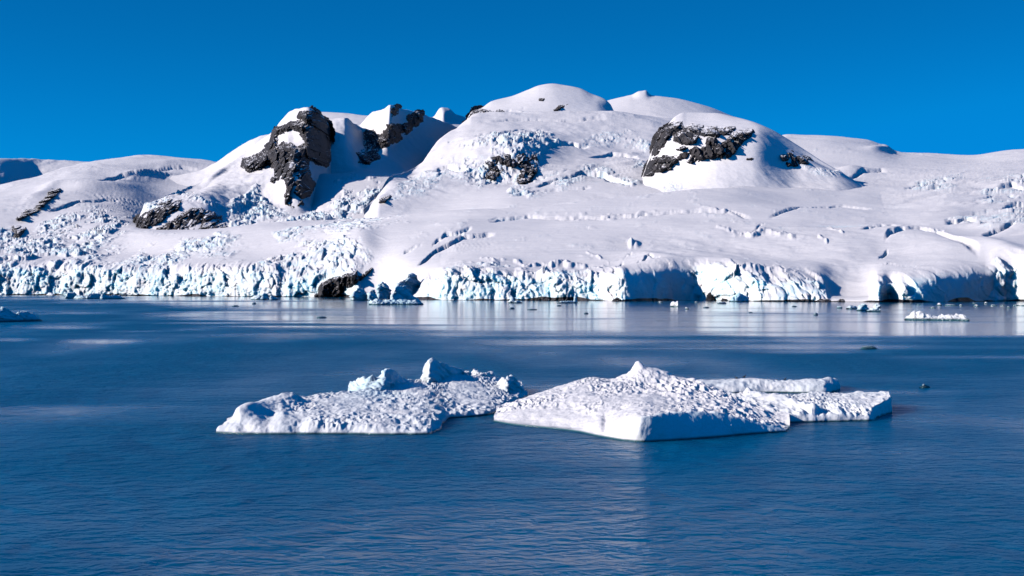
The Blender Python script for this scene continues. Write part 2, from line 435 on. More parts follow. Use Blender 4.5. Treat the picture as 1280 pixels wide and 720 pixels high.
    def build(s, name, label, cat='mountain'):
        o = mesh_obj(name, s.P, grid_faces(s.nr, s.nc), SNOW, {'ice': np.clip(s.ice, 0, 1), 'rock': np.clip(s.rock, 0, 1)})
        return tag(o, label, cat, kind='structure')
    def surf(s, qx, qy):
        """distance of the slope behind the image points (columns qx, rows qy)"""
        last = int(np.searchsorted(s.s, s.sk[s.ncrest])) + 1
        Y = np.zeros((len(qy), len(qx)))
        for j, x in enumerate(qx):
            i = int(np.clip(np.searchsorted(s.px, x) - 1, 0, s.nc - 2)); t = (x - s.px[i]) / (s.px[i + 1] - s.px[i])
            py = np.minimum.accumulate(s.qy[:last, i] * (1 - t) + s.qy[:last, i + 1] * t)
            yy = s.base[:last, i, 1] * (1 - t) + s.base[:last, i + 1, 1] * t
            Y[:, j] = np.interp(qy, py[::-1], yy[::-1])
        return Y

SHORE = [(-250, 2330), (0, 2250), (60, 2215), (130, 2160), (250, 2000), (330, 1920), (385, 1880), (420, 1850), (450, 1760), (490, 1640), (540, 1490),
         (560, 1470), (620, 1450), (700, 1425), (750, 1400), (778, 1368), (868, 1452), (880, 1440), (930, 1372), (965, 1340), (1030, 1322),
         (1085, 1300), (1096, 1290), (1112, 1322), (1128, 1284), (1140, 1284), (1200, 1322), (1268, 1375), (1284, 1345), (1330, 1240), (1500, 1200)]
CLIFF = [(-250, 335), (0, 338), (60, 341), (100, 339), (130, 344), (200, 346), (250, 345), (300, 343), (330, 346), (380, 349), (400, 346), (425, 343),
         (442, 350), (455, 362), (480, 367), (510, 364), (535, 354), (560, 345), (600, 342), (640, 347), (690, 345), (730, 349), (770, 347), (800, 345), (840, 341),
         (868, 338), (885, 336), (920, 340), (970, 348), (1000, 350), (1024, 352), (1040, 364), (1060, 368), (1086, 367), (1097, 350), (1130, 350),
         (1180, 346), (1230, 344), (1250, 336), (1280, 330), (1300, 328), (1500, 330)]
def shore(dy):
    return [(a, b + dy) for a, b in SHORE]
TOPDY = [(a, b + d) for (a, b), d in zip(SHORE, [14] * 8 + [25, 60, 45, 16, 14, 14, 14, 12, 12, 12, 14, 22, 34, 30, 10, 8, 12, 12, 12, 12, 12, 14, 14])]

G = Layer(-150, 1420, 1.0, [
    ('deep', shore(-1)),
    ('water', shore(0)),
    (CLIFF, TOPDY),
    ([(-250, 305), (0, 304), (100, 310), (200, 320), (300, 318), (400, 309), (450, 300), (480, 318), (520, 325), (600, 322), (700, 322), (800, 319), (880, 312),
      (960, 317), (1060, 322), (1110, 325), (1200, 316), (1280, 304), (1500, 300)],
     [(-250, 2650), (0, 2580), (250, 2230), (400, 2080), (450, 1980), (520, 1780), (600, 1690), (780, 1660), (900, 1660), (1100, 1560), (1280, 1620), (1500, 1600)]),
    ([(-250, 280), (0, 273), (100, 283), (165, 293), (200, 293), (260, 291), (300, 287), (340, 283), (400, 280), (450, 279), (500, 279), (560, 283), (640, 287), (800, 284),
      (900, 280), (1000, 281), (1100, 283), (1200, 272), (1280, 265), (1500, 262)],
     [(-250, 3050), (0, 3000), (200, 2500), (300, 2430), (400, 2330), (500, 2200), (640, 1990), (900, 1950), (1100, 1930), (1280, 2030), (1500, 2050)]),
    ([(-250, 268), (0, 250), (60, 246), (100, 245), (140, 255), (200, 283), (260, 286), (300, 284), (340, 280), (400, 276.5), (450, 275), (500, 268.5), (560, 262.5), (640, 258.5),
      (700, 253), (780, 247), (840, 241), (880, 237), (930, 232), (1000, 233), (1060, 240), (1120, 245), (1200, 234), (1280, 228), (1500, 225)],
     [(-250, 3650), (0, 3600), (100, 3600), (200, 3100), (300, 2800), (400, 2560), (500, 2460), (640, 2360), (880, 2460), (1000, 2600), (1100, 2500), (1280, 2700), (1500, 2750)]),
    ([(-250, 258), (0, 239), (60, 227), (105, 217), (150, 225), (200, 252), (260, 276), (300, 283), (400, 281), (500, 275), (640, 265), (880, 243), (930, 226), (1000, 219),
      (1040, 216), (1100, 216), (1200, 213), (1280, 209), (1500, 205)],
     [(-250, 4300), (0, 4300), (105, 4600), (200, 4200), (300, 3300), (400, 2780), (640, 2600), (880, 2720), (1000, 3300), (1100, 3300), (1280, 3450), (1500, 3500)]),
    ([(-250, 255), (0, 233), (10, 229.5), (50, 222), (75, 212), (105, 205.5), (140, 199), (160, 195.5), (175, 194), (200, 195), (230, 198), (265, 202), (290, 210), (330, 250), (400, 284),
      (640, 270), (880, 247), (930, 215), (960, 185), (975, 167.5), (1000, 169.5), (1040, 171.5), (1080, 176), (1100, 181.5), (1112, 188), (1125, 193), (1160, 194.5),
      (1190, 196), (1220, 196), (1240, 193), (1280, 188), (1400, 178)],
     [(-250, 4700), (0, 4750), (50, 5000), (105, 5800), (175, 6200), (265, 6200), (330, 4200), (400, 2950), (640, 2800), (880, 2950), (930, 3800), (975, 4800), (1400, 4800)]),
], smooth_from=2.05)

# peak with the big dark face, left of the valley
A = Layer(140, 462, 0.9, [
    ([(140, 325), (200, 306), (340, 300), (400, 296), (462, 296)], [(140, 2560), (300, 2480), (400, 2480), (462, 2500)]),
    ([(140, 318), (165, 298), (200, 293), (250, 288), (290, 290), (340, 283), (400, 280), (462, 292)], [(140, 2700), (200, 2660), (300, 2640), (400, 2600), (462, 2700)]),
    ([(140, 316), (165, 292), (182, 268), (205, 262), (250, 258), (290, 262), (330, 262), (370, 262), (400, 262), (430, 272), (462, 291)],
     [(140, 2750), (182, 2760), (250, 2780), (290, 2900), (330, 3000), (372, 2960), (400, 3080), (430, 3060), (462, 2840)]),
    ([(140, 315), (165, 289), (182, 260), (205, 252), (250, 240), (290, 232), (330, 230), (370, 228), (400, 236), (415, 250), (430, 276), (462, 290)],
     [(140, 2800), (182, 2850), (250, 2960), (290, 3150), (330, 3160), (368, 3070), (385, 3130), (400, 3320), (416, 3420), (462, 2960)]),
    ([(140, 314), (165, 287), (182, 257), (205, 247), (250, 231), (290, 208), (330, 198), (370, 194), (395, 194), (410, 200), (415, 228), (420, 258), (430, 274), (462, 289)],
     [(140, 2850), (182, 2900), (250, 3200), (290, 3450), (330, 3380), (362, 3270), (380, 3280), (400, 3430), (412, 3540), (430, 3300), (462, 3020)]),
    ([(140, 313), (165, 286), (182, 256), (205, 245), (250, 228), (270, 213), (300, 193), (320, 179), (340, 163), (355, 146), (362, 139.5), (375, 135.5), (390, 137), (400, 143), (408, 151), (413, 166), (414.5, 190),
      (416, 218), (420, 252), (430, 272), (445, 281), (462, 288)],
     [(140, 2900), (182, 2950), (250, 3350), (320, 3600), (362, 3580), (385, 3480), (400, 3560), (413, 3680), (420, 3560), (440, 3250), (462, 3060)]),
], back=((380, 0), (700, -230)))

# shaded rear shoulder of that peak
A2 = Layer(200, 420, 1.2, [
    ([(200, 262), (420, 240)], 4500),
    ([(200, 222), (240, 216), (265, 206), (290, 189), (320, 173), (345, 166), (360, 160), (420, 165)], 5100)])

# far mountain at the left edge, beyond the snowfield
FL = Layer(-200, 330, 1.2, [
    ([(-200, 260), (0, 255), (60, 235), (330, 215)], [(-200, 5900), (-100, 5920), (0, 6200), (60, 6700), (330, 7000)]),
    ([(-200, 220), (0, 216), (40, 216), (60, 212), (330, 206)], [(-200, 6100), (-100, 6120), (0, 6480), (60, 6950), (330, 7200)]),
    ([(-200, 185), (-60, 193), (0, 197), (40, 199.5), (60, 200.5), (110, 203), (200, 204), (330, 204)], [(-200, 6400), (-100, 6420), (0, 6800), (60, 7300), (330, 7600)])])

# icefall valley, shadowed bowl and the second, sharper peak
V = Layer(372, 625, 0.9, [
    ([(372, 300), (450, 292), (625, 285)], [(372, 2640), (625, 2640)]),
    ([(372, 262), (405, 250), (430, 246), (470, 246), (625, 250)], [(372, 3100), (625, 2950)]),
    ([(372, 222), (405, 217.5), (440, 216.5), (465, 217), (490, 219.5), (625, 220)], [(372, 3400), (440, 3420), (625, 3300)]),
    ([(372, 219), (405, 215), (440, 214.5), (470, 215), (500, 216), (625, 212)], [(372, 3530), (470, 3580), (500, 3640), (540, 3880), (625, 4200)]),
    ([(372, 190), (410, 184), (440, 182), (450, 192), (463, 200), (475, 198), (500, 196), (540, 192), (580, 190), (625, 203)],
     [(372, 3640), (410, 3640), (430, 3655), (450, 3730), (461, 3690), (473, 3700), (500, 3790), (540, 3990), (625, 4350)]),
    ([(372, 165), (410, 158), (430, 155), (448, 158), (458, 168), (470, 172), (482, 171), (500, 172), (520, 170), (548, 172), (575, 177), (625, 198)],
     [(372, 3760), (410, 3750), (430, 3765), (450, 3960), (470, 3850), (484, 3800), (500, 3880), (540, 4060), (625, 4450)]),
    ([(372, 156), (410, 152), (430, 149.5), (444, 152), (450, 154), (455, 150), (462, 143), (473, 137.5), (481, 135), (487, 130), (491, 131), (496, 134.5), (510, 137), (530, 141), (548, 148), (562, 154), (575, 160), (590, 170), (625, 190)],
     [(372, 3850), (430, 3840), (446, 4020), (455, 4010), (473, 3930), (488, 3850), (500, 3950), (548, 4200), (625, 4550)]),
], back=((80, -40), (400, -250)))

BP = Layer(330, 660, 1.2, [
    ([(330, 175), (660, 175)], 4900),
    ([(330, 200), (365, 165), (382, 146), (400, 140.5), (430, 142), (455, 145), (500, 151), (530, 150), (541, 147), (553, 144), (563, 143), (575, 145), (590, 150), (660, 165)],
     [(330, 5500), (500, 5400), (541, 5250), (553, 5180), (565, 5260), (660, 5400)])])

# central massif
M = Layer(455, 1000, 0.95, [
    ([(455, 290), (560, 282), (640, 276), (880, 262), (1000, 262)], [(455, 2560), (640, 2480), (880, 2560), (1000, 2600)]),
    ([(455, 280), (475, 258), (520, 255), (560, 252), (600, 246), (640, 241), (700, 240), (780, 238), (860, 236), (1000, 240)], [(455, 2620), (560, 2700), (700, 2700), (1000, 2750)]),
    ([(455, 275), (475, 250), (494, 240), (520, 234), (560, 226), (600, 224), (640, 226), (700, 218), (780, 215), (860, 215), (1000, 225)],
     [(455, 2660), (494, 2820), (560, 2950), (610, 2980), (650, 2960), (700, 3000), (760, 3080), (800, 3050), (1000, 3050)]),
    ([(455, 270), (475, 246), (494, 226), (515, 219), (540, 204), (570, 196), (600, 190), (640, 187), (670, 188), (720, 184), (780, 192), (860, 195), (1000, 215)],
     [(455, 2690), (494, 2950), (540, 3250), (600, 3150), (640, 3130), (670, 3200), (720, 3400), (780, 3380), (860, 3350), (1000, 3300)]),
    ([(455, 266), (475, 244), (494, 221), (515, 214), (535, 196), (560, 177), (590, 166), (640, 162), (700, 163), (780, 165), (830, 166), (1000, 205)],
     [(455, 2700), (494, 2990), (535, 3400), (590, 3600), (700, 3650), (830, 3700), (1000, 3600)]),
    ([(455, 263), (465, 255), (475, 243), (485, 227), (494, 219), (510, 213.5), (527, 203), (535, 192), (547, 178), (560, 168), (572, 161), (583, 152), (590, 146), (600, 143), (650, 142), (740, 142), (765, 141.5),
      (790, 144), (815, 147), (830, 149), (860, 153), (900, 162), (1000, 200)],
     [(455, 2710), (494, 3000), (527, 3420), (560, 3720), (600, 4000), (700, 4050), (830, 4150), (1000, 4000)]),
], back=((200, -6), (500, -30)))

D = Layer(566, 785, 0.9, [
    ([(566, 200), (583, 165), (640, 158), (785, 158)], [(566, 3990), (785, 3980)]),
    ([(566, 186), (580, 160), (590, 152), (640, 147), (700, 146), (750, 146), (785, 153)], [(566, 4010), (640, 4020), (740, 4040), (785, 4080)]),
    ([(566, 182), (580, 156), (590, 145), (610, 137), (640, 132), (690, 126), (730, 130), (758, 136), (770, 146), (785, 151)], [(566, 4030), (610, 4120), (690, 4110), (745, 4120), (770, 4160), (785, 4160)]),
    ([(566, 180), (576, 162), (583, 151), (590, 139.5), (600, 136.5), (615, 127), (640, 121), (660, 113), (675, 107), (690, 105), (705, 107), (725, 111), (740, 118), (755, 124), (763, 131), (769, 142), (785, 150)],
     [(566, 4050), (600, 4200), (640, 4300), (690, 4330), (740, 4280), (763, 4220), (785, 4200)]),
], back=((120, -30), (300, -170)))

E = Layer(720, 960, 1.1, [
    ([(720, 165), (960, 165)], 4450),
    ([(720, 146), (780, 140), (815, 139), (870, 143), (920, 158), (960, 200)], [(720, 4800), (815, 4750), (960, 4800)]),
    ([(720, 137), (762, 126), (780, 121.5), (789, 119.8), (816, 120.4), (850, 125), (870, 130), (890, 136), (905, 142), (930, 154), (960, 190)], [(720, 5250), (815, 5200), (960, 5250)])])

# right hump with the broken rock bands
R = Layer(768, 1095, 0.9, [
    ([(768, 270), (1000, 265), (1095, 265)], [(768, 2440), (1095, 2440)]),
    ([(768, 285), (790, 266), (806, 243), (860, 239), (920, 236), (980, 228), (1040, 226), (1095, 248)], [(768, 2800), (806, 2720), (910, 2590), (940, 2600), (1000, 2690), (1050, 2700), (1095, 2700)]),
    ([(768, 284), (790, 262), (800, 238), (808, 224), (850, 212), (900, 205), (940, 206), (980, 212), (1020, 214), (1050, 222), (1095, 246)], [(768, 2860), (808, 2800), (870, 2720), (905, 2690), (940, 2680), (1000, 2730), (1050, 2725), (1095, 2720)]),
    ([(768, 283), (790, 260), (800, 233), (808, 215), (815, 198), (830, 186), (860, 180), (900, 174), (940, 176), (980, 190), (1020, 205), (1050, 219), (1095, 244)], [(768, 2900), (808, 2860), (845, 2780), (900, 2740), (945, 2730), (1000, 2770), (1050, 2750), (1095, 2735)]),
    ([(768, 282), (790, 259), (800, 230), (808, 211), (815, 192), (823, 176), (840, 164), (870, 160), (910, 160), (945, 163), (980, 181), (1020, 201), (1050, 217), (1095, 243)], [(768, 2930), (808, 2910), (830, 2850), (900, 2830), (950, 2800), (1000, 2810), (1050, 2775), (1095, 2750)]),
    ([(768, 281), (790, 258), (800, 228), (806, 213), (812, 195), (818, 182), (824, 169), (833, 158), (845, 145.5), (855, 141.5), (890, 141.5), (920, 147.5), (940, 153), (965, 163), (985, 174), (1010, 189), (1030, 202), (1042, 209), (1060, 220), (1095, 242)],
     [(768, 2960), (806, 2940), (833, 2960), (860, 3020), (920, 2960), (950, 2890), (1000, 2850), (1042, 2800), (1095, 2770)]),
], back=((90, -40), (300, -230)))

# --- relief
E.bump(802, 119.5, 9.5, 3.5, 16, 0, 1.4); E.bump(808, 118, 3.5, 4, 6)
BP.bump(556, 145, 11, 6, 22, 0, 2.2); BP.bump(550, 142, 6, 4, 7); BP.bump(567, 147, 6, 3, 7)
G.bump(185, 221, 34, 4.0, 22, 0.05); G.bump(120, 232, 40, 5, 9); G.bump(215, 204, 26, 3, 10)
G.bump(60, 236, 25, 5, 8, -0.5)
G.undulate(7.0, 260, 3, 3); A.undulate(12, 170, 11, 5); M.undulate(13, 260, 21, 5); R.undulate(3, 160, 31); D.undulate(2.5, 200, 41); E.undulate(3, 300, 42)
V.undulate(12, 160, 43, 5)
for q_, am_, sd_ in ((G, 2.4, 801), (A, 3.2, 811), (M, 3.2, 821), (R, 2.2, 831), (D, 1.8, 841), (E, 1.6, 851), (V, 3.5, 861), (FL, 6, 871), (BP, 2.5, 881), (A2, 4, 891)): q_.sastrugi(am_, sd_)
FL.undulate(14, 400, 44, 5); BP.undulate(6, 240, 45); A2.undulate(9, 200, 46, 5)

# left icefall and the icefalls further right
ICE1 = [(-150, 275), (0, 285), (30, 292), (70, 272), (120, 262), (165, 272), (150, 295), (130, 305), (100, 330), (150, 345), (130, 360), (-150, 360)]
G.serac(G.poly(ICE1, 8), 15, 15, 34, 100)
G.serac(G.poly([(100, 318), (150, 300), (240, 296), (300, 300), (290, 318), (240, 322), (200, 345), (130, 350)], 9), 10, 17, 40, 140, 0.7)
G.serac(G.poly([(330, 325), (380, 310), (450, 300), (468, 320), (455, 336), (425, 348), (400, 352), (340, 350), (300, 340)], 8), 10, 13, 30, 170, 0.7)
G.serac(G.poly([(340, 292), (420, 275), (500, 271), (510, 278), (450, 290), (400, 300), (350, 305)], 6), 7, 15, 34, 200, 0.6)
G.serac(G.poly([(540, 338), (620, 325), (680, 335), (740, 336), (800, 350), (700, 356), (540, 358)], 9), 13, 18, 34, 230, 0.7)
G.serac(G.poly([(872, 332), (930, 330), (1010, 340), (1020, 352), (960, 352), (885, 342)], 7), 11, 18, 34, 235, 0.6)
G.serac(G.poly([(1240, 325), (1300, 315), (1420, 310), (1420, 350), (1250, 345)], 6), 10, 15, 30, 240, 0.8)
G.serac(G.poly([(1150, 225), (1200, 222), (1190, 240), (1130, 240)], 8), 9, 30, 22, 250, 0.7)
G.serac(G.poly([(1230, 228), (1300, 222), (1420, 230), (1420, 265), (1260, 275), (1225, 250)], 9), 11, 40, 22, 260, 0.7)
G.serac(G.poly([(1185, 268), (1260, 262), (1300, 285), (1240, 290)], 9), 7, 45, 20, 265, 0.6)
V.serac(V.poly([(400, 262), (412, 232), (432, 216), (488, 224), (478, 240), (455, 262), (440, 285), (400, 290)], 5), 20, 17, 40, 300)
M.serac(M.poly([(560, 205), (575, 182), (600, 176), (640, 166), (690, 165), (700, 180), (678, 190), (675, 215), (668, 225), (600, 228), (570, 220)], 6), 20, 18, 36, 320)
M.serac(M.poly([(485, 250), (520, 218), (560, 196), (575, 215), (600, 232), (560, 225), (530, 240)], 8), 7, 18, 36, 330, 0.7)
M.serac(M.poly([(640, 232), (680, 215), (760, 208), (800, 228), (790, 232), (740, 222), (690, 240), (640, 250)], 7), 10, 18, 36, 340, 0.7)
M.serac(M.poly([(755, 175), (785, 166), (812, 180), (806, 212), (790, 215), (800, 185)], 6), 10, 15, 34, 350, 0.7)
M.serac(M.poly([(720, 185), (745, 168), (780, 166), (765, 180)], 6), 7, 15, 34, 355, 0.6)
A.serac(A.poly([(282, 262), (320, 238), (345, 262), (370, 275), (400, 262), (420, 240), (412, 290), (340, 292), (285, 295)], 7), 17, 17, 34, 370, 0.9)
A.serac(A.poly([(165, 262), (195, 240), (235, 235), (262, 250), (290, 262), (292, 272), (240, 250), (190, 262)], 5), 12, 14, 26, 380, 0.8)
R.serac(R.poly([(795, 240), (815, 228), (870, 225), (850, 238)], 6), 5, 14, 30, 390, 0.5)
R.serac(R.poly([(1000, 208), (1050, 212), (1060, 222), (1020, 218)], 5), 6, 14, 30, 395, 0.5)

# swells and crevasses of the smooth right-hand apron
G.bump(1150, 303, 75, 17, 14, 0.12); G.bump(1245, 312, 45, 10, 8, 0.2); G.bump(820, 322, 42, 9, 7, 0.1); G.bump(900, 300, 60, 12, -5)
G.bump(560, 290, 60, 14, 5, -0.3); G.bump(700, 330, 90, 8, -4); G.bump(700, 272, 90, 12, -3)
G.bump(1065, 214, 18, 3, 12); G.bump(1000, 250, 90, 8, -5); G.bump(1020, 178, 40, 4, 8); G.bump(1100, 186, 16, 3, 10)
for ln, w, a, ic in [
    ([(540, 308), (556, 298), (575, 294), (590, 288)], 1.3, -9, .5), ([(556, 297), (580, 296)], 1.1, -7, .4), ([(500, 320), (515, 312), (528, 308)], 1.0, -6, .3),
    ([(610, 276), (650, 270), (672, 268)], 1.0, -5, .3), ([(1108, 305), (1112, 296), (1130, 290), (1160, 288), (1180, 292)], 1.6, -9, .6), ([(1098, 328), (1110, 318)], 1.2, -8, .5),
    ([(1080, 286), (1100, 283), (1150, 286)], 1.0, -5, .3), ([(770, 333), (780, 325), (790, 319)], 1.3, -8, .4), ([(796, 330), (812, 324), (825, 325)], 1.0, -6, .3),
    ([(940, 290), (948, 283), (956, 280)], 1.0, -6, .3), ([(1220, 352), (1228, 346)], 1.2, 6, .2),
    ([(1130, 238), (1155, 228), (1190, 226)], 1.2, -7, .5), ([(1140, 246), (1150, 240), (1175, 236)], 1.0, -5, .5),
    ([(1180, 275), (1215, 268), (1240, 262)], 1.0, -5, .4), ([(1215, 252), (1250, 244), (1285, 246)], 1.2, -7, .5)]:
    G.line(ln, w * 0.9, a * 0.7, ic, 2.2, int(abs(ln[0][0])))
for ln, w, a in [([(680, 267), (760, 268), (860, 264)], 1.4, 5), ([(700, 272), (770, 272), (830, 270)], 1.4, 4), ([(870, 260), (900, 263), (930, 270)], 1.4, 6),
                 ([(895, 283), (915, 288), (940, 292), (960, 289), (995, 298)], 2.0, 9), ([(620, 322), (650, 328), (700, 327), (760, 331)], 1.7, 7),
                 ([(730, 312), (745, 320), (762, 328)], 1.3, 6), ([(1030, 282), (1045, 287), (1055, 295)], 1.4, 6), ([(1022, 297), (1035, 304)], 1.4, 6),
                 ([(600, 323), (625, 327)], 2, 7), ([(880, 330), (910, 333), (935, 332), (1000, 337)], 1.5, 5)]:
    G.line(ln, w * 0.85, a * 0.5, 0.0, 2.4, int(ln[0][0]) + 7)
for ln, w, a, ic in [([(585, 180), (600, 178), (580, 185)], 1, -6, .4), ([(690, 183), (710, 180), (735, 182)], 1.2, -7, .5), ([(660, 195), (690, 192)], 1.2, -6, .4), ([(560, 178), (585, 176)], 1.0, -6, .4), ([(640, 226), (680, 222), (710, 216)], 1.0, -5, .4)]:
    M.line(ln, w, a, ic)
D.line([(640, 136), (655, 141), (690, 144), (735, 143)], 1.5, 5, 0.3); D.line([(600, 146), (640, 138), (660, 134)], 1.2, -4)
G.bump(789, 303, 2.6, 4.0, 7, 0, 1.2); G.bump(795, 304, 4, 3, 4)

A.sharpen(13, 45); V.sharpen(11, 40); R.sharpen(4, 60); A2.sharpen(8, 60)
for ln, w, a_ in [([(679, 187), (690, 183), (710, 180), (738, 181)], 5, 12), ([(668, 232), (685, 226), (715, 220), (740, 215)], 5, 8), ([(724, 217), (754, 220), (792, 229)], 6, 10), ([(590, 172), (620, 168), (655, 163), (690, 165)], 4, 9),
                  ([(540, 214), (560, 208), (580, 214)], 5, 9), ([(735, 196), (765, 190), (800, 196)], 5, 8), ([(640, 243), (690, 236), (740, 234)], 4, 6), ([(612, 152), (650, 148), (700, 150), (760, 148)], 3, 8)]:
    M.scarp(ln, w, a_, int(ln[0][0]))
for ln, w, a_ in [([(1104, 303), (1110, 294), (1124, 289), (1150, 286), (1171, 291), (1189, 300), (1226, 316)], 12, 5), ([(1074, 287), (1099, 284), (1128, 282)], 5, 5), ([(1132, 236), (1150, 231), (1180, 227)], 5, 7), ([(1180, 277), (1204, 273), (1222, 275)], 5, 7),
                  ([(1226, 292), (1247, 287), (1272, 278)], 6, 8), ([(1236, 236), (1265, 232), (1290, 237)], 5, 8), ([(1250, 259), (1275, 254), (1300, 256)], 5, 7), ([(1055, 222), (1080, 214), (1110, 212)], 4, 8), ([(960, 270), (1000, 256), (1050, 252), (1090, 258)], 5, 3.5),
                  ([(610, 277), (660, 268), (760, 270), (880, 262)], 4, 4), ([(520, 330), (545, 312), (580, 296), (620, 290)], 5, 5), ([(868, 262), (910, 264), (940, 272)], 4, 4), ([(60, 262), (100, 250), (150, 247)], 5, 8), ([(120, 226), (150, 219), (220, 222)], 6, 10), ([(180, 214), (220, 209), (250, 212)], 4, 9)]:
    G.scarp(ln, w, a_, int(ln[0][0]))
G.flow(G.poly([(1110, 232), (1190, 218), (1420, 215), (1420, 300), (1250, 300), (1180, 280), (1120, 262)], 12), 5.5, 46, 0.5, 700)
G.flow(G.poly([(880, 270), (1000, 262), (1080, 280), (1060, 312), (900, 300)], 14), 2.2, 40, 0.2, 710)
G.flow(G.poly([(560, 300), (700, 312), (800, 318), (840, 335), (700, 335), (560, 325)], 10), 2.6, 34, 0.1, 720)
G.flow(G.poly([(-150, 250), (60, 240), (160, 240), (250, 262), (150, 285), (-150, 290)], 10), 2.6, 60, 0.25, 730)
M.flow(M.poly([(640, 170), (800, 172), (800, 225), (700, 235), (660, 215)], 10), 4.5, 55, 0.35, 740)

# the ice front at the water: broken, blocky cliff with a dark wave-washed foot
cl = sstep(0.9, 1.05, G.ci) * (1 - sstep(1.85, 2.25, G.ci)); hgt = np.clip((CL := cv(SHORE, G.px)) * 0 + (H + (HZ - cv(CLIFF, G.px)) / F * CL), 1, 60)[None]
hf = sstep(8, 18, hgt)
x, z = G.P[..., 0], G.P[..., 2]
xw = x + 9 * fbm(x / 26, z / 20, seed=7, o=3)
f1, f2, c1 = worley(xw / 17, z / 34 + 0.6 * fbm(x / 30, z / 20, seed=8), 70)
g1, g2, c2 = worley((x + 4 * fbm(x / 9, z / 9, seed=9)) / 6.5, z / 12, 75)
rid = 1 - 2 * np.abs(fbm(xw / 22, z / 40, seed=78, o=5, gain=0.6)); fin = fbm(x / 7, z / 11, seed=79, o=4, gain=0.62)
br = fbm(x / 85, z / 90, seed=77, o=3)
amp = cl * hf
calm_face = np.zeros_like(x)
for (a, b_) in ((782, 866), (1100, 1108), (1140, 1245)):
    calm_face = np.maximum(calm_face, sstep(a - 6, a + 6, G.qx) * (1 - sstep(b_ - 6, b_ + 6, G.qx)))
ragged = 1 - 0.75 * calm_face
fa, fb, fk = facets(xw / 20, z / 38 + 0.5 * fbm(x / 40, z / 30, seed=91), 92); fa2, _, fk2 = facets(xw / 8 + 0.25 * z / 8, z / 15, 95); fa3, _, _ = facets(x / 3.4, z / 7, 97)
rockzone = np.clip(0.5 + sdf(G.qx, G.qy, [(392, 375), (394, 352), (420, 340), (452, 334), (472, 330), (452, 352), (430, 375)]) / 8, 0, 1)
amp = amp * (1 - rockzone)
G.P[..., 1] -= amp * ragged * (8 * fa + 4.5 * fa2 + 2.2 * fa3 - 3 * fk * fb + 2.5 * rid + 1.5 * fin - 26 * br * sstep(0, 0.3, G.ci - 0.8) * (1 - sstep(420, 560, G.qx) * 0.4))
edge = sstep(1.55, 2.0, G.ci) * (1 - sstep(2.1, 2.5, G.ci)) * hf
G.P[..., 2] += edge * ragged * (4 * fa + 2.2 * fa2 + 5 * fbm(x / 38, x * 0, seed=98, o=3) + 1.5 * fin)
G.ice = np.maximum(G.ice, cl * hf * np.clip(0.35 + 0.55 * c1 + 0.3 * c2, 0, 1))
thr = np.clip(1.6 + 3.2 * fbm(x / 30, x * 0 + 3, seed=5, o=3), 0.3, 4)
foot = (1 - sstep(0.7, 1.3, G.P[..., 2] / thr)) * (G.ci < 2.3)
G.rock = np.maximum(G.rock, foot * 0.9)

G.build('glacier', 'broad white glacier running down to a broken ice cliff at the water', 'glacier')
A.build('mountain', 'snow mountain left of the valley with a big dark rock face', 'mountain')
A2.build('mountain', 'pale rear shoulder behind the dark faced peak on the left', 'mountain')
FL.build('mountain', 'far blue shaded mountain at the left edge', 'mountain')
V.build('mountain', 'sharp snow peak above the blue shadowed bowl and icefall', 'mountain')
BP.build('mountain', 'distant snow plateau with a small white knob on the skyline', 'mountain')
M.build('mountain', 'central snow massif with icefalls under the rounded summit', 'mountain')
D.build('mountain', 'highest rounded white summit dome in the middle of the skyline', 'mountain')
E.build('mountain', 'smooth snow dome with a tiny knob behind the main summit', 'mountain')
R.build('mountain', 'steep snow hump with broken black rock bands on the right', 'mountain')

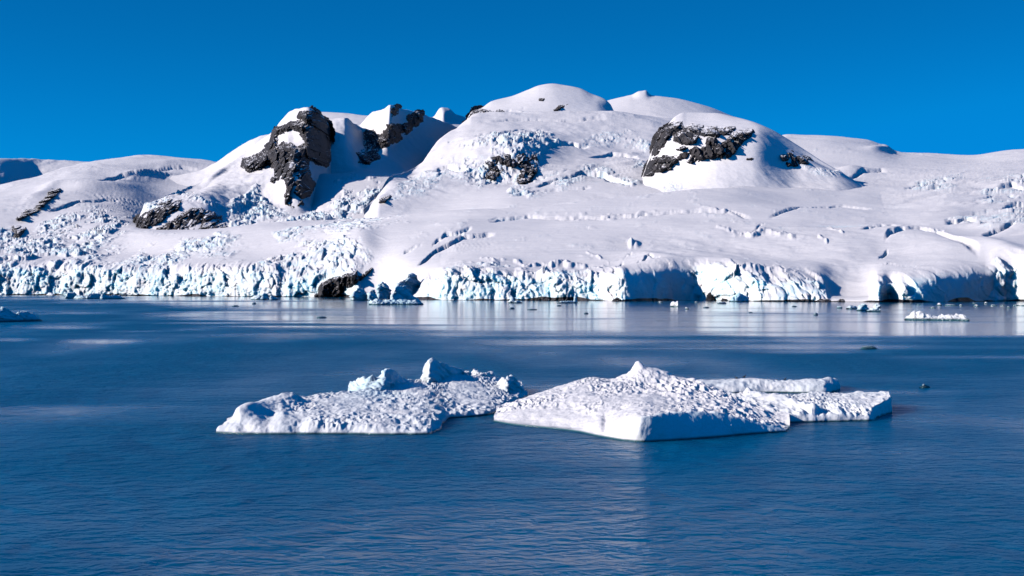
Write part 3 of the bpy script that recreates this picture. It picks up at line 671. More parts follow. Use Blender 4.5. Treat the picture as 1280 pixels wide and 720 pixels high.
# ------------------------------------------------------------------ rock outcrops: craggy relief standing out of the slopes
def outcrop(layer, polys, label, depth=26.0, seed=0, snow_in=(), wl=1.0, mat=None, step=0.6, jag=2.2):
    allp = np.array([p for q in polys for p in q])
    qx = np.arange(allp[:, 0].min() - 5, allp[:, 0].max() + 5, step); qy = np.arange(allp[:, 1].min() - 5, allp[:, 1].max() + 5, step)
    gx, gy = np.meshgrid(qx, qy)
    wx_ = gx + jag * fbm(gx / 7, gy / 7, seed=seed + 1, o=5, gain=0.75) * 1.5; wy_ = gy + jag * 1.5 * fbm(gx / 7 + 40, gy / 7, seed=seed + 2, o=5, gain=0.75)
    jf = min(1.0, jag / 1.6) * 1.2
    wx_ = wx_ + jf * fbm(gx / 2.6, gy / 2.6, seed=seed + 61, o=3); wy_ = wy_ + jf * fbm(gx / 2.6 + 9, gy / 2.6, seed=seed + 62, o=3)
    d = np.max([sdf(wx_, wy_, q) for q in polys], 0)
    for q in snow_in: d = np.minimum(d, -sdf(wx_, wy_, q))
    Y = layer.surf(qx, qy); sc = Y / F                              # metres per pixel
    X = (gx - 640) / F * Y; Z = H + (HZ - gy) / F * Y
    k = 17 * wl
    dy = np.abs(np.gradient(Y, step, axis=0)) / sc; depth = depth * np.clip(dy / 3.0, 1.0, 4.0)
    rg = 1 - np.abs(fbm((X + 0.4 * Z) / (k * 2.2), Z / (k * 3.4), seed=seed + 3, o=5, gain=0.55)) * 2
    f1, f2, c = worley((X + 0.5 * Z) / k, (Z - 0.25 * X) / (k * 1.6), seed + 4)
    h1, h2, cc = worley((X - 0.3 * Z) / (k * 0.4), (Z + 0.35 * X) / (k * 0.45), seed + 6)
    rib = 1 - 2 * np.abs(fbm((X + 0.25 * Z) / (k * 1.1), Z / (k * 4.5), seed=seed + 12, o=3, gain=0.5))
    fh, _, _ = facets((X + 0.35 * Z) / (k * 0.95), (Z - 0.2 * X) / (k * 1.6), seed + 20); fh2, _, _ = facets((X - 0.3 * Z) / (k * 0.36), Z / (k * 0.6), seed + 24)
    rel = 0.15 * rg + 0.3 * rib + 0.85 * fh + 0.42 * fh2 + 0.4 * fbm(X / k / 4, Z / k / 4, seed=seed + 9, o=3)
    edge = np.clip(d / 3.2, -1.6, 1)
    off = depth * 0.72 * (0.42 * edge + 0.04 + 1.05 * rel * sstep(-0.7, 0.7, edge))
    Yn = Y - off
    P = np.stack([(gx - 640) / F * Yn, Yn, H + (HZ - gy) / F * Yn], -1)
    nr, nc = gx.shape
    f = grid_faces(nr, nc)
    keep = (edge.ravel()[f] > -1.2).any(1) & (P[..., 2].ravel()[f] > -3).all(1)
    f = f[keep][:, ::-1]; used, inv = np.unique(f, return_inverse=True)
    o = mesh_obj('rock_outcrop', P.reshape(-1, 3)[used], inv.reshape(f.shape), mat or ROCK, smooth=False)
    return tag(o, label, 'rock outcrop', 'dark rock outcrops in the snow slopes')

z2 = lambda *p: zoom(p, 280, 100, 3.6)
z3 = lambda *p: zoom(p, 560, 90, 3.6)
z4 = lambda *p: zoom(p, 780, 110, 3.79)
z1 = lambda *p: zoom(p, 0, 170, 3.0)
z6 = lambda *p: zoom(p, 260, 250, 4.0)
outcrop(A, [z2((235, 225), (300, 205), (335, 195), (420, 225), (345, 160), (400, 130), (430, 165), (470, 190), (485, 235), (480, 280), (465, 310), (475, 350), (455, 385), (420, 370), (372, 348), (375, 390),
               (390, 440), (415, 465), (380, 530), (350, 575), (310, 588), (258, 550), (275, 500), (270, 450), (215, 470), (180, 460), (215, 410), (225, 375), (190, 365), (160, 390), (120, 405), (92, 385),
               (100, 360), (150, 350), (190, 320), (215, 280), (225, 250))],
        'tall dark rock face below the pointed left summit', 45, 1000, [z2((222, 236), (300, 208), (352, 226), (372, 292), (335, 312), (300, 296), (230, 300))], 1.6)
outcrop(A, [z2((372, 640), (400, 600), (440, 577), (482, 570), (440, 612), (420, 637))], 'slanting dark rock rib low beside the foot of the icefall', 18, 1100)
outcrop(A, [z1((498, 360), (510, 310), (560, 290), (590, 260), (640, 233), (685, 238), (665, 275), (625, 300), (602, 330), (560, 345))], 'brown grey rock buttress, left one of the joined pair above the lower snow', 24, 1200)
outcrop(A, [z1((585, 377), (590, 345), (640, 320), (690, 285), (720, 268), (760, 272), (835, 298), (850, 328), (872, 345), (800, 352), (700, 378), (650, 379), (630, 366))], 'wide blackish rock buttress, right one of the joined pair above the lower snow', 26, 1250)
outcrop(V, [z2((640, 236), (672, 242), (682, 300), (692, 350), (655, 377), (620, 372), (603, 330), (640, 308), (645, 280))], 'dark rock spur in the blue shadow under the sharp second peak', 26, 1300)
outcrop(V, [z2((742, 205), (790, 203), (797, 230), (780, 262), (740, 287), (683, 290), (678, 265), (720, 253), (738, 222)), z2((752, 130), (785, 122), (778, 152), (752, 162)), z2((830, 165), (850, 160), (868, 195), (850, 203)), z2((808, 205), (835, 208), (828, 232), (808, 228)), z2((868, 150), (888, 150), (882, 178), (870, 175))],
        'scattered dark rocks on the shaded side of the sharp second peak', 24, 1350)
outcrop(M, [z2((678, 557), (740, 490), (818, 463), (800, 497), (757, 520), (752, 537), (715, 547))], 'low slanting rock slab at the left foot of the central massif', 20, 1400)
outcrop(M, [z3((158, 412), (200, 380), (260, 363), (330, 356), (402, 358), (407, 400), (402, 450), (370, 487), (318, 502), (312, 465), (340, 432), (290, 442), (250, 432), (255, 457), (215, 477), (163, 472))], 'blocky black rock wall framed by broken blue ice on the central massif', 34, 1450)
outcrop(D, [z3((78, 243), (90, 208), (120, 167), (150, 165), (200, 176), (242, 170), (252, 195), (230, 210), (160, 214), (130, 202), (100, 232))], 'dark rock crest on the skyline left of the rounded summit', 24, 1500)
outcrop(D, [z3((408, 121), (434, 120), (430, 132), (410, 132))], 'tiny dark rock speck high on the rounded summit dome', 14, 1550, jag=0.8)
outcrop(D, [z3((478, 172), (500, 154), (542, 143), (520, 162), (495, 174))], 'small slanting rock streak low on the rounded summit dome', 14, 1560, jag=0.8)
outcrop(R, [z4((135, 302), (148, 240), (178, 200), (220, 178), (262, 168), (264, 187), (225, 217), (200, 247), (190, 272), (160, 312), (145, 322)), z4((233, 252), (243, 225), (290, 203), (320, 183), (367, 188), (362, 227), (340, 257), (300, 272), (260, 264)), z4((348, 237), (358, 200), (420, 193), (517, 188), (502, 217), (450, 232), (395, 227), (370, 242)), z4((246, 290), (285, 278), (300, 284), (262, 298))],
        'upper broken rock band on the right snow hump', 26, 1600, jag=0.9)
outcrop(R, [z4((98, 418), (108, 370), (140, 333), (190, 318), (225, 328), (300, 298), (350, 273), (388, 273), (393, 233), (432, 233), (442, 263), (490, 248), (520, 213), (607, 203), (602, 227), (562, 257), (532, 302), (502, 327), (430, 337), (395, 332), (300, 364), (293, 342), (230, 362), (222, 387), (150, 402), (115, 427))],
        'long lower rock band slanting across the right snow hump', 28, 1650, jag=0.9)
outcrop(R, [z4((583, 337), (627, 326), (602, 340))], 'tiny rock sliver on the snow right of the long rock band', 12, 1700, jag=0.6)
outcrop(R, [z4((738, 320), (790, 308), (817, 323), (872, 338), (882, 353), (830, 372), (775, 374), (763, 358), (790, 347), (743, 347))], 'small isolated brown rock patch on the right flank of the hump', 18, 1750, jag=1.3)
outcrop(G, [z1((63, 312), (100, 278), (130, 273), (165, 228), (185, 196), (222, 193), (230, 208), (195, 237), (160, 267), (140, 280), (100, 297), (75, 311))], 'long thin rock rib on the far left slope', 46, 1800, jag=1.2)
outcrop(G, [z1((53, 377), (55, 343), (92, 348), (72, 373))], 'small dark rock below the thin rib at the far left', 34, 1850, jag=1.2)
outcrop(G, [z1((643, 478), (653, 430), (683, 438), (662, 473))], 'small brown rock showing through seracs above the left ice cliff', 14, 1900, jag=1.2)
outcrop(G, [z6((533, 486), (543, 450), (570, 413), (620, 393), (680, 373), (742, 358), (747, 388), (822, 338), (802, 362), (742, 417), (692, 452), (652, 480), (600, 488))], 'big black shore rock at the water under the glacier edge', 34, 1950, wl=0.6, jag=1.2)

# boulders along the foot of the ice front
def boulder(cx, py, w, h, seed, label):
    Y = float(cv(SHORE, np.array([cx]))[0]) - 6; m = Y / F
    Y2 = Y
    nu, nv = 28, 14
    th = np.linspace(0, 2 * np.pi, nu); ph = np.linspace(-0.6, np.pi / 2, nv)
    T, Pn = np.meshgrid(th, ph)
    d = np.stack([np.cos(T) * np.cos(Pn), np.sin(T) * np.cos(Pn), np.sin(Pn)], -1)
    r = 1 + 0.45 * fbm(d[..., 0] * 2 + seed, d[..., 1] * 2, d[..., 2] * 2, seed=seed, o=3)
    r[:, -1] = r[:, 0]; r[-1] = r[-1].mean()
    P = d * r[..., None] * np.array([w * m / 2, w * m / 2.5, h * m]) + np.array([(cx - 640) / F * Y2, Y2, 0])
    o = mesh_obj('boulder', P, grid_faces(nv, nu), ROCK, smooth=False)
    return tag(o, label, 'boulder', 'dark boulders along the foot of the ice cliff')
for i, (cx, w, h, lab) in enumerate([
        (673, 7, 4, 'small round dark boulder at the foot of the sunlit ice cliff'), (684, 9, 3, 'low dark boulder beside the small round one under the ice cliff'),
        (772, 10, 4, 'dark boulder under the ice cliff just left of the big shore boulder'),
        (767 + 1 - 0, 5, 2.5, 'tiny dark boulder tucked beside a larger one under the cliff'), (888, 11, 8, 'largest dark boulder, upright, right of the blue shaded cliff'),
        (1030, 16, 4, 'long low dark boulder where smooth snow meets the water'), (1012, 9, 3, 'flat dark boulder left of the long low one at the snow foot'),
        (1052, 10, 3, 'flat dark boulder right of the long low one at the snow foot'), (905, 8, 3, 'low dark boulder between the upright one and the teal ice block')]):
    boulder(cx, 0, w, h, 300 + i * 13, lab)

# ------------------------------------------------------------------ floating ice
def patch(ctrl, nu, nv, u_pow=None):
    """ctrl: list of rows of (x,y,z), front to back; smooth surface through them"""
    Cg = np.array(ctrl, float); K, Mn = Cg.shape[:2]
    up = np.concatenate([[0], np.cumsum(np.linalg.norm(np.diff(Cg, axis=1), axis=2).mean(0) + 0.05)])
    vp = np.concatenate([[0], np.cumsum(np.linalg.norm(np.diff(Cg, axis=0), axis=2).mean(1) + 0.05)])
    u = np.linspace(0, up[-1], nu)
    v = np.concatenate([np.linspace(vp[i], vp[i + 1], n, endpoint=False) for i, n in enumerate(nv)] + [[vp[-1]]])
    A1 = pchip(up, np.swapaxes(Cg, 0, 1).reshape(Mn, -1), u).reshape(nu, K, 3)
    A2_ = pchip(vp, np.swapaxes(A1, 0, 1).reshape(K, -1), v).reshape(len(v), nu, 3)
    ci = np.interp(v, vp, np.arange(K))[:, None] * np.ones((1, nu))
    return A2_, ci

def water_row(pts, z=0.0):
    return [((px - 640) / F * wy(py), wy(py), z) for px, py in pts]
def row(pts, Ys):
    return [pt(px, py, Y) for (px, py), Y in zip(pts, Ys)]
def drop(r, dy, z, dx=0):
    return [(a * (b + dy) / b + dx, b + dy, z) for a, b, c in r]
def under(r, dz=-0.8, dy=0.3):
    return [(a, b + dy, dz) for a, b, c in r]

class Mesh:
    def __init__(s): s.v, s.f, s.ice, s.n = [], [], [], 0
    def add(s, P, ice):
        nr, nc = P.shape[:2]
        s.v.append(P.reshape(-1, 3)); s.f.append(grid_faces(nr, nc, s.n)); s.ice.append(np.broadcast_to(ice, (nr, nc)).ravel()); s.n += nr * nc
    def build(s, name, mat, smooth=True):
        return mesh_obj(name, np.concatenate(s.v), np.concatenate(s.f), mat, {'ice': np.concatenate(s.ice)}, smooth)

def pits(P, wl, seed):
    """sun-cupped snow: sharp little ridges round shallow hollows"""
    x, y, z = P[..., 0], P[..., 1], P[..., 2]
    wxx = x + 0.3 * wl * fbm(x / wl, y / wl, seed=seed, o=2); wyy = y + 0.3 * wl * fbm(x / wl + 7, y / wl, seed=seed + 1, o=2)
    f1, f2, c = worley(wxx / wl, wyy / (wl * 2.3), seed + 2)
    return (f1 - 0.45) * 0.9 + 0.35 * (c - 0.5) + 0.6 * fbm(x / wl * 0.8, y / wl * 0.45, seed=seed + 4, o=3)

def roughen(P, ci, amp, wl, seed, lo=1.0, hi=9, big=0.25, bigwl=5.0, edge=0.35):
    n = normals(P); m = sstep(lo - edge, lo + edge, ci) * (1 - sstep(hi - 0.3, hi + 0.3, ci))
    patchy = np.clip(0.75 + 0.9 * fbm(P[..., 0] / 6, P[..., 1] / 11, seed=seed + 70, o=3), 0.15, 1.5)
    sel = sstep(-0.15, 0.25, fbm(P[..., 0] / 5, P[..., 1] / 8, seed=seed + 77, o=3))
    drift = sstep(-0.5, -0.2, fbm(P[..., 0] / 7, P[..., 1] / 14, seed=seed + 78, o=4))
    d = amp * m * (pits(P, wl, seed) * sel + 1.35 * pits(P, wl * 1.7, seed + 40) * (1 - sel)) * patchy * (0.25 + 0.75 * drift)
    d2 = big * fbm(P[..., 0] / bigwl, P[..., 1] / bigwl, P[..., 2] / bigwl, seed=seed + 30, o=4) * sstep(0.05, 0.6, ci)
    d3 = 0.10 * fbm(P[..., 0] / 0.9, P[..., 1] / 0.9, P[..., 2] / 0.9, seed=seed + 31, o=3) * sstep(0.1, 0.5, ci)
    n = n * np.sign(n[..., 2:3].mean())
    P[..., 2] += d
    return P + n * (d2 + d3)[..., None]

# --- big iceberg, right: main hump
mb = Mesh()
c0p = [(617, 527), (640, 531), (680, 535), (722, 540), (750, 546), (801, 553), (842, 551), (890, 547), (940, 543), (982, 540)]
c0 = water_row(c0p)
c1 = row([(617, 521), (640, 521), (680, 524), (724, 530), (754, 532), (803, 520), (842, 514.5), (886, 515.5), (936, 525), (984, 536)], [157.6, 155.6, 152.4, 147.4, 142.8, 136.9, 139.2, 142.0, 144.5, 146.5])
c2 = row([(618, 518.5), (645, 511), (690, 508), (738, 511), (772, 512), (810, 510), (850, 507), (890, 510), (942, 521), (985, 534.5)], [158.8, 158.6, 157, 152, 148.5, 144, 147, 148, 148.5, 147.5])
c3 = row([(619, 517), (650, 503), (700, 490), (740, 484), (783, 483), (815, 486), (860, 490), (905, 502), (950, 517), (986, 533)], [159.5, 162, 165, 166, 165.5, 164, 161, 156, 153, 149])
c4 = row([(620, 516.5), (655, 498), (695, 484), (740, 470.5), (781, 466.5), (806, 460), (850, 470), (892, 484), (948, 509), (987, 532)], [160, 167, 173, 178, 178, 176.5, 172, 166, 158, 150])
P, ci = patch([under(c0, -1.2), c0, c1, c2, c3, c4, drop(c4, 5, 1.0), drop(c4, 8, -1)], 640, (3, 34, 34, 60, 60, 26, 8))
qx, qy = proj(P)
P[..., 2] += 1.0 * np.exp(-(((qx - 796) / 8.5)**2 + ((qy - 461) / 9)**2)**1.3) + 0.35 * np.exp(-(((qx - 812) / 14)**2 + ((qy - 464) / 7)**2))          # little horn on the crest
P[..., 2] -= 0.5 * np.exp(-(((qx - 763) / 14)**2 + ((qy - 470) / 6)**2))
P[..., 2] -= 0.3 * np.exp(-(((qx - 757) / 5)**2 + ((qy - 528) / 12)**2))                 # notch in the sunlit face
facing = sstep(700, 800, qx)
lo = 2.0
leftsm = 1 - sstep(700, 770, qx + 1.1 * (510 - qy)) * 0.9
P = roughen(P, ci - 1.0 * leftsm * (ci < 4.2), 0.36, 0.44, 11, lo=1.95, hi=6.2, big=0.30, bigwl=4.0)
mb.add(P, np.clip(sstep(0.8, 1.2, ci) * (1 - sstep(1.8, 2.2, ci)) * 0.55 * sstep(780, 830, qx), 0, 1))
# flat arm to the right
a0 = water_row([(905, 532), (985, 528.5), (1030, 527.5), (1086, 526.5), (1098, 521.5), (1113, 516)])
a1 = row([(905, 521), (985, 519), (1030, 517), (1080, 515), (1096, 505), (1113, 497)], [155, 156.2, 157.2, 158.2, 163, 168.2])
a2 = row([(895, 507), (950, 507), (1010, 505), (1060, 503), (1092, 498.5), (1112, 493)], [163, 163.5, 165, 167, 169.5, 171.5])
a3 = row([(880, 489), (930, 493), (1000, 492), (1060, 490.5), (1095, 489.5), (1111, 489.5)], [184, 178, 179, 181, 177, 175.5])
P, ci = patch([under(a0), a0, a1, a2, a3, drop(a3, 4, 0.4), drop(a3, 6, -0.8)], 340, (3, 16, 36, 44, 8, 4))
qx, qy = proj(P)
P[..., 2] += 0.75 * np.exp(-(linedist(qx, qy, [(935, 494), (960, 499), (985, 505), (1018, 514)]) / 3.4)**2)
P = roughen(P, ci, 0.40, 0.44, 41, lo=1.7, hi=5, big=0.45, bigwl=3.5)
mb.add(P, 0.15)
# rear arm
b0 = water_row([(868, 492), (930, 491.5), (962, 491), (1000, 491.5), (1028, 491.5), (1042, 490), (1048.5, 487)])
b1 = row([(868, 484), (930, 484), (962, 483), (1000, 481.5), (1028, 479), (1041, 480), (1048, 481)], [198, 199, 199.6, 199.4, 199.4, 201, 205.5])
b2 = row([(868, 479), (930, 473.5), (962, 475), (1000, 475), (1028, 473.5), (1038, 475), (1047, 478)], [202, 203.5, 202.5, 202, 201.5, 203, 207])
P, ci = patch([under(b0), b0, b1, b2, drop(b2, 4, 1.2), drop(b2, 7, -1)], 240, (3, 14, 16, 10, 6))
P = roughen(P, ci, 0.34, 0.65, 61, lo=1.4, hi=5, big=0.5, bigwl=3.5)
mb.add(P, 0.2)
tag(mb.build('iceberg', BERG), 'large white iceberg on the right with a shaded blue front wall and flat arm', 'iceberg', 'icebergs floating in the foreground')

# --- iceberg, left: pitted slab with two crags
mb = Mesh()
s0 = water_row([(270, 541.5), (310, 543), (370, 543), (430, 543), (488, 543.5), (534, 543), (548, 538), (563, 523.5), (585, 521.5), (613, 518), (633, 507.5), (660, 494.5)])
s1 = row([(271, 538), (308, 530), (370, 528), (430, 530), (488, 532), (533, 533), (547, 529), (562, 517.5), (584, 516), (612, 512), (632, 502), (659, 490)], [145.2, 144.4, 144.4, 144.4, 144.2, 144.5, 149.0, 160.3, 163, 167, 178.6, 195.5])
s2 = row([(276, 533.5), (312, 515), (370, 510), (430, 512), (488, 516), (532, 520), (546, 516), (561, 509.5), (583, 508), (610, 505), (630, 496), (657, 486)], [146.2, 150, 155, 154, 152, 151, 156, 166, 168.5, 172, 183, 197])
s3 = row([(281, 530), (320, 509), (374, 497), (432, 493), (487, 496), (531, 499), (545, 497), (560, 492), (581, 490), (606, 488), (628, 484), (654, 481)], [147.5, 155, 164, 169, 170, 168, 172, 178, 181, 185, 191, 199])
s4 = row([(284, 529), (324, 507), (376, 495.5), (434, 489), (490, 479), (535, 471), (548, 469), (556, 468), (579, 468), (606, 469), (628, 473), (652, 478)], [148.5, 157, 166, 171.5, 184, 195, 197, 198, 200, 202, 203, 203])
P, ci = patch([under(s0), s0, s1, s2, s3, s4, drop(s4, 4, 0.6), drop(s4, 7, -1)], 640, (3, 18, 34, 44, 36, 10, 4))
qx, qy = proj(P)
P[..., 2] += 0.8 * np.exp(-(linedist(qx, qy, [(300, 519), (330, 509), (365, 500)]) / 6)**2)
for (hx, hy, r_, am) in ((335, 530, 13, -0.5), (306, 532, 9, -0.45), (372, 533, 10, -0.45), (352, 517, 9, 0.35), (392, 526, 12, 0.35), (440, 535, 9, -0.3)):
    P[..., 2] += am * np.exp(-(((qx - hx) / r_)**2 + ((qy - hy) / (r_ * 0.7))**2))
P = roughen(P, ci, 0.38 * (0.3 + 0.65 * sstep(330, 420, proj(P)[0])), 0.48, 81, lo=1.35, hi=6, big=0.42, bigwl=3.4)
mb.add(P, 0.15 + 0.3 * np.exp(-(((qx - 470) / 35)**2 + ((qy - 490) / 9)**2)))

def crag(mb, crest, Yk, thick, basez, seed, nu=120, amp=0.4, ice=0.4, lean=0.0):
    """a standing block: crest outline with its own distance per point, a front and a back face"""
    K = [pt(a, b, y) for (a, b), y in zip(crest, Yk)]
    front = [(x, y - thick * (0.55 if 0 < i < len(K) - 1 else 0.15), basez) for i, (x, y, z) in enumerate(K)]
    mid = [(x, y - thick * (0.36 if 0 < i < len(K) - 1 else 0.1), basez + (z - basez) * 0.62) for i, (x, y, z) in enumerate(K)]
    back = [(x, y + thick * 0.4, basez + (z - basez) * 0.55) for x, y, z in K]
    bk2 = [(x, y + thick * 0.6, basez - 0.3) for x, y, z in K]
    P, ci = patch([front, mid, K, back, bk2], nu, (26, 22, 14, 8))
    n = normals(P); n *= np.sign(n[..., 2:3].mean())
    d = amp * (fbm(P[..., 0] / (2.5 * amp), P[..., 1] / (2.5 * amp), P[..., 2] / (2.5 * amp), seed=seed, o=4)) * sstep(0, 0.5, ci)
    f1, f2, c = worley(P[..., 0] / (3.5 * amp), (P[..., 2] + P[..., 1] * 0.3) / (3.0 * amp), seed + 5)
    fh, _, fk = facets((P[..., 0] + 0.3 * P[..., 2]) / (4.5 * amp), (P[..., 2] + P[..., 1] * 0.4) / (4.0 * amp), seed + 9); fh2, _, _ = facets(P[..., 0] / (1.8 * amp), (P[..., 2] + 0.5 * P[..., 1]) / (1.7 * amp), seed + 19)
    P = P + n * ((0.6 * d + amp * (1.5 * fh + 0.7 * fh2)) * sstep(0.05, 0.5, ci))[..., None]
    mb.add(P, ice); return P

crag(mb, [(437, 493), (443, 480), (448, 474), (460, 472), (473, 469), (484, 461), (490, 463), (498, 468), (513, 478), (530, 489)], [184, 182, 181, 180, 180, 181, 183, 185, 187, 189], 12, 0.4, 501, 130, 0.42, 0.75)
crag(mb, [(516, 484), (524, 474), (530, 464), (538, 449), (546, 450.5), (556, 453), (571, 459), (582, 467)], [200, 197, 194.5, 191.5, 193, 196, 201, 204], 9, 0.4, 521, 110, 0.3, 0.35)
crag(mb, [(572, 470), (580, 464), (594, 463.5), (606, 466), (613, 466), (625, 474)], [203, 202, 202, 202, 203, 203], 4, 0.9, 541, 80, 0.3, 0.2)
crag(mb, [(618, 486), (627, 473), (634, 471), (641, 472), (648, 478), (659, 492)], [192, 191.5, 191, 192.5, 194.5, 197], 6, 0.4, 561, 80, 0.3, 0.3)
tag(mb.build('iceberg', BERG), 'low pitted white iceberg on the left with a pale blue crag and pointed fin', 'iceberg', 'icebergs floating in the foreground')

# --- smaller ice: one lump = several standing blocks on a low raft
def floe(blocks, label, mat=None, group=None, name='ice_floe', cat='ice floe', seed=0, ice=0.5):
    """blocks: (crest points in photo columns/rows, waterline row, facing slope k, thickness in metres); a list of labels makes each block its own thing"""
    mb = Mesh()
    for i, (crest, py, k, th) in enumerate(blocks):
        Y0 = wy(py); cx = np.mean([p[0] for p in crest]); wpx = crest[-1][0] - crest[0][0]
        hpx = py - min(p[1] for p in crest); m = Y0 / F
        Ys = [Y0 + th * 0.5 + k * (p[0] - cx) * m for p in crest]
        am = max(0.12, 0.15 * min(hpx, wpx) * m)
        crag(mb, crest, Ys, th, -0.2, 600 + seed + i * 7, int(np.clip(wpx * 2.2, 12, 110)), am, ice)
        if isinstance(label, list) or i == len(blocks) - 1:
            lab = label[i] if isinstance(label, list) else label
            tag(mb.build(name, mat or FARBERG), lab, cat, group); mb = Mesh()

NB = 'floating ice in the bay'
# dark hump in front of the black shore rock
floe([([(487, 377), (491, 364), (497, 358.5), (504, 358), (511, 361), (518, 371), (528, 379)], 379.5, 1.3, 14), ([(461, 378), (470, 374), (485, 375), (505, 375), (520, 376), (529, 380)], 381, 0.25, 10)],
     ['rounded dark blue iceberg near the shore in front of other bergs', 'low pale blue ice shelf at the foot of the rounded dark berg'], group=NB, name='iceberg', cat='iceberg', seed=10, ice=0.8)
floe([([(439.5, 374), (442, 366), (447, 361), (453, 361), (458, 366), (462, 374)], 375.5, 1.1, 12), ([(458, 375), (462, 364), (466, 362), (470, 366), (474, 374)], 375.5, 0.6, 9), ([(470, 373), (474, 356), (479, 353.5), (484, 360), (488, 372)], 374.5, 0.7, 10)],
     ['blocky blue iceberg at the left end of the shore berg cluster', 'small low blue ice knob right of the blocky left berg', 'pale peaked ice knob between the blocky and the rounded dark berg'], group=NB, name='iceberg', cat='iceberg', seed=30, ice=0.8)
floe([([(494, 370), (499, 352), (505, 349), (511, 344.5), (516, 343.5), (522, 350), (527, 352), (532, 346), (536, 350), (541, 358), (547, 368), (551, 373)], 373.8, 1.15, 14)],
     'tall wedge shaped iceberg with two horns against the ice cliff', group=NB, name='iceberg', cat='iceberg', seed=50, ice=0.8)
# left shore bergs
floe([([(82, 372), (85, 366), (92, 366), (96, 372)], 373.5, 1.2, 10), ([(92, 373), (97, 369), (104, 370), (108, 373)], 373.8, -0.4, 8)], ['small square blue ice block by the far left shore', 'low white ice lump right of the small square blue block'], group=NB, seed=70, ice=0.8)
floe([([(106, 364), (110, 358), (114, 351), (119, 346), (124, 348), (132, 353), (136, 360), (140, 367)], 368.5, 1.5, 16)], 'dark blue angular iceberg against the left ice cliff', group=NB, name='iceberg', cat='iceberg', seed=90, ice=0.8)
floe([([(108, 373), (112, 367), (125, 367.5), (129, 373)], 373.6, 1.0, 8), ([(125, 373), (129, 367), (133, 369), (145, 369), (150, 370), (157, 374)], 374, 0.9, 9)], 'low ice raft with a white notch below the dark angular berg', group=NB, seed=110, ice=0.7)
floe([([(58, 369), (62, 366), (66, 366.5), (68, 369)], 370, -0.4, 6)], 'small white ice chunk near the far left shore', group=NB, seed=120, ice=0.2)
# berg entering at the left edge
floe([([(-30, 400), (-20, 391), (-6, 389), (2, 386.5), (9, 386), (13, 390), (22, 392), (27, 389), (31, 389.5), (36, 393), (41, 391.5), (47, 395), (53, 401)], 402.5, 0.9, 7)],
     'dark blue iceberg with white tips cut by the left picture edge', group=NB, name='iceberg', cat='iceberg', seed=130, ice=0.7)
floe([([(313, 373), (318, 369.5), (323, 369.5), (328, 373)], 374.5, -0.5, 8), ([(326, 374), (329, 367.5), (333, 368), (337, 374)], 375, 1.2, 8), ([(336, 374), (339, 369.5), (343, 371), (349, 375)], 375.3, 0.9, 7)],
     ['small white ice lump, left one of the trio left of the black shore rock', 'upright dark blue ice lump in the middle of the trio', 'sloping blue ice lump at the right end of the trio'], group=NB, seed=150, ice=0.7)
# far shore floes
floe([([(635.5, 377), (638, 372.5), (640, 370.5), (642, 373), (643, 378)], 378.8, 0.2, 7), ([(642, 378), (646, 375.6), (650, 376.5), (653, 378.6)], 379, 0.9, 6)], 'tiny upright ice tower with a low tail before the cliff', group=NB, seed=170)
floe([([(697, 378), (703, 376.4), (712, 376), (719, 377), (721, 378.5)], 379, 0.8, 6), ([(716.5, 378), (718.5, 369.5), (720.5, 367), (721.3, 378)], 378.8, 1.2, 5)], 'flat dark floe with a pointed fin before the cliff', group=NB, seed=180, ice=0.8)
floe([([(838, 383), (840, 378.5), (843.5, 377), (847, 375.5), (847.5, 383)], 383.7, -0.6, 5)], 'bright white ice chunk before the blue shaded cliff', group=NB, seed=190, ice=0.1)
floe([([(856, 386), (857.5, 384), (859.5, 384.3), (861, 386.3)], 386.8, -0.4, 3)], 'tiny white floe right of the bright chunk by the shaded cliff', group=NB, seed=200, ice=0.1)
floe([([(897, 379), (900, 377.8), (905, 377.5), (908, 379.3)], 379.8, 0.9, 5)], 'thin dark floe below the upright shore boulder', DARKBERG, NB, seed=205)
floe([([(912, 376), (918, 370.5), (924, 368), (930, 369), (935, 370.5), (936, 376)], 377, 0.9, 12)], 'teal ice block at the foot of the sunlit cliff', group=NB, seed=208, ice=1.0)
for i, (a, b_, t, w_) in enumerate([(636, 643, 384, 386.2), (659, 671.5, 386, 387.4), (696, 702, 381, 382.5), (730, 735.5, 390.5, 392.3), (879, 887, 383.2, 385), (936, 940.5, 389.7, 391),
                                    (290, 298.5, 381.3, 383.3), (315, 320.5, 378, 380.2), (396, 408.5, 395.3, 397.5), (1017, 1023, 391, 394), (990, 996, 382, 383.5)]):
    labs = ['tiny dark floe below the upright ice tower', 'thin flat dark floe right of the ice tower', 'tiny dark floe under the finned floe', 'small dark floe alone below the sunlit cliff', 'small dark floe under the upright shore boulder',
            'tiny dark floe in the bright reflection right of the shaded cliff', 'small flat dark floe far left on the bright water band', 'tiny dark floe just below the white and blue ice cluster', 'flat dark floe on the bright band below the black shore rock',
            'small grey floe on the bright water below the smooth snow', 'tiny grey floe close under the smooth snow shore']
    floe([([(a, w_ - 0.5), (a + (b_ - a) * 0.3, t), (a + (b_ - a) * 0.7, t + 0.2), (b_, w_ - 0.4)], w_, 0.5, max(1.5, (b_ - a) * 0.35))], labs[i], DARKBERG, NB, seed=220 + i * 9, ice=0.8)
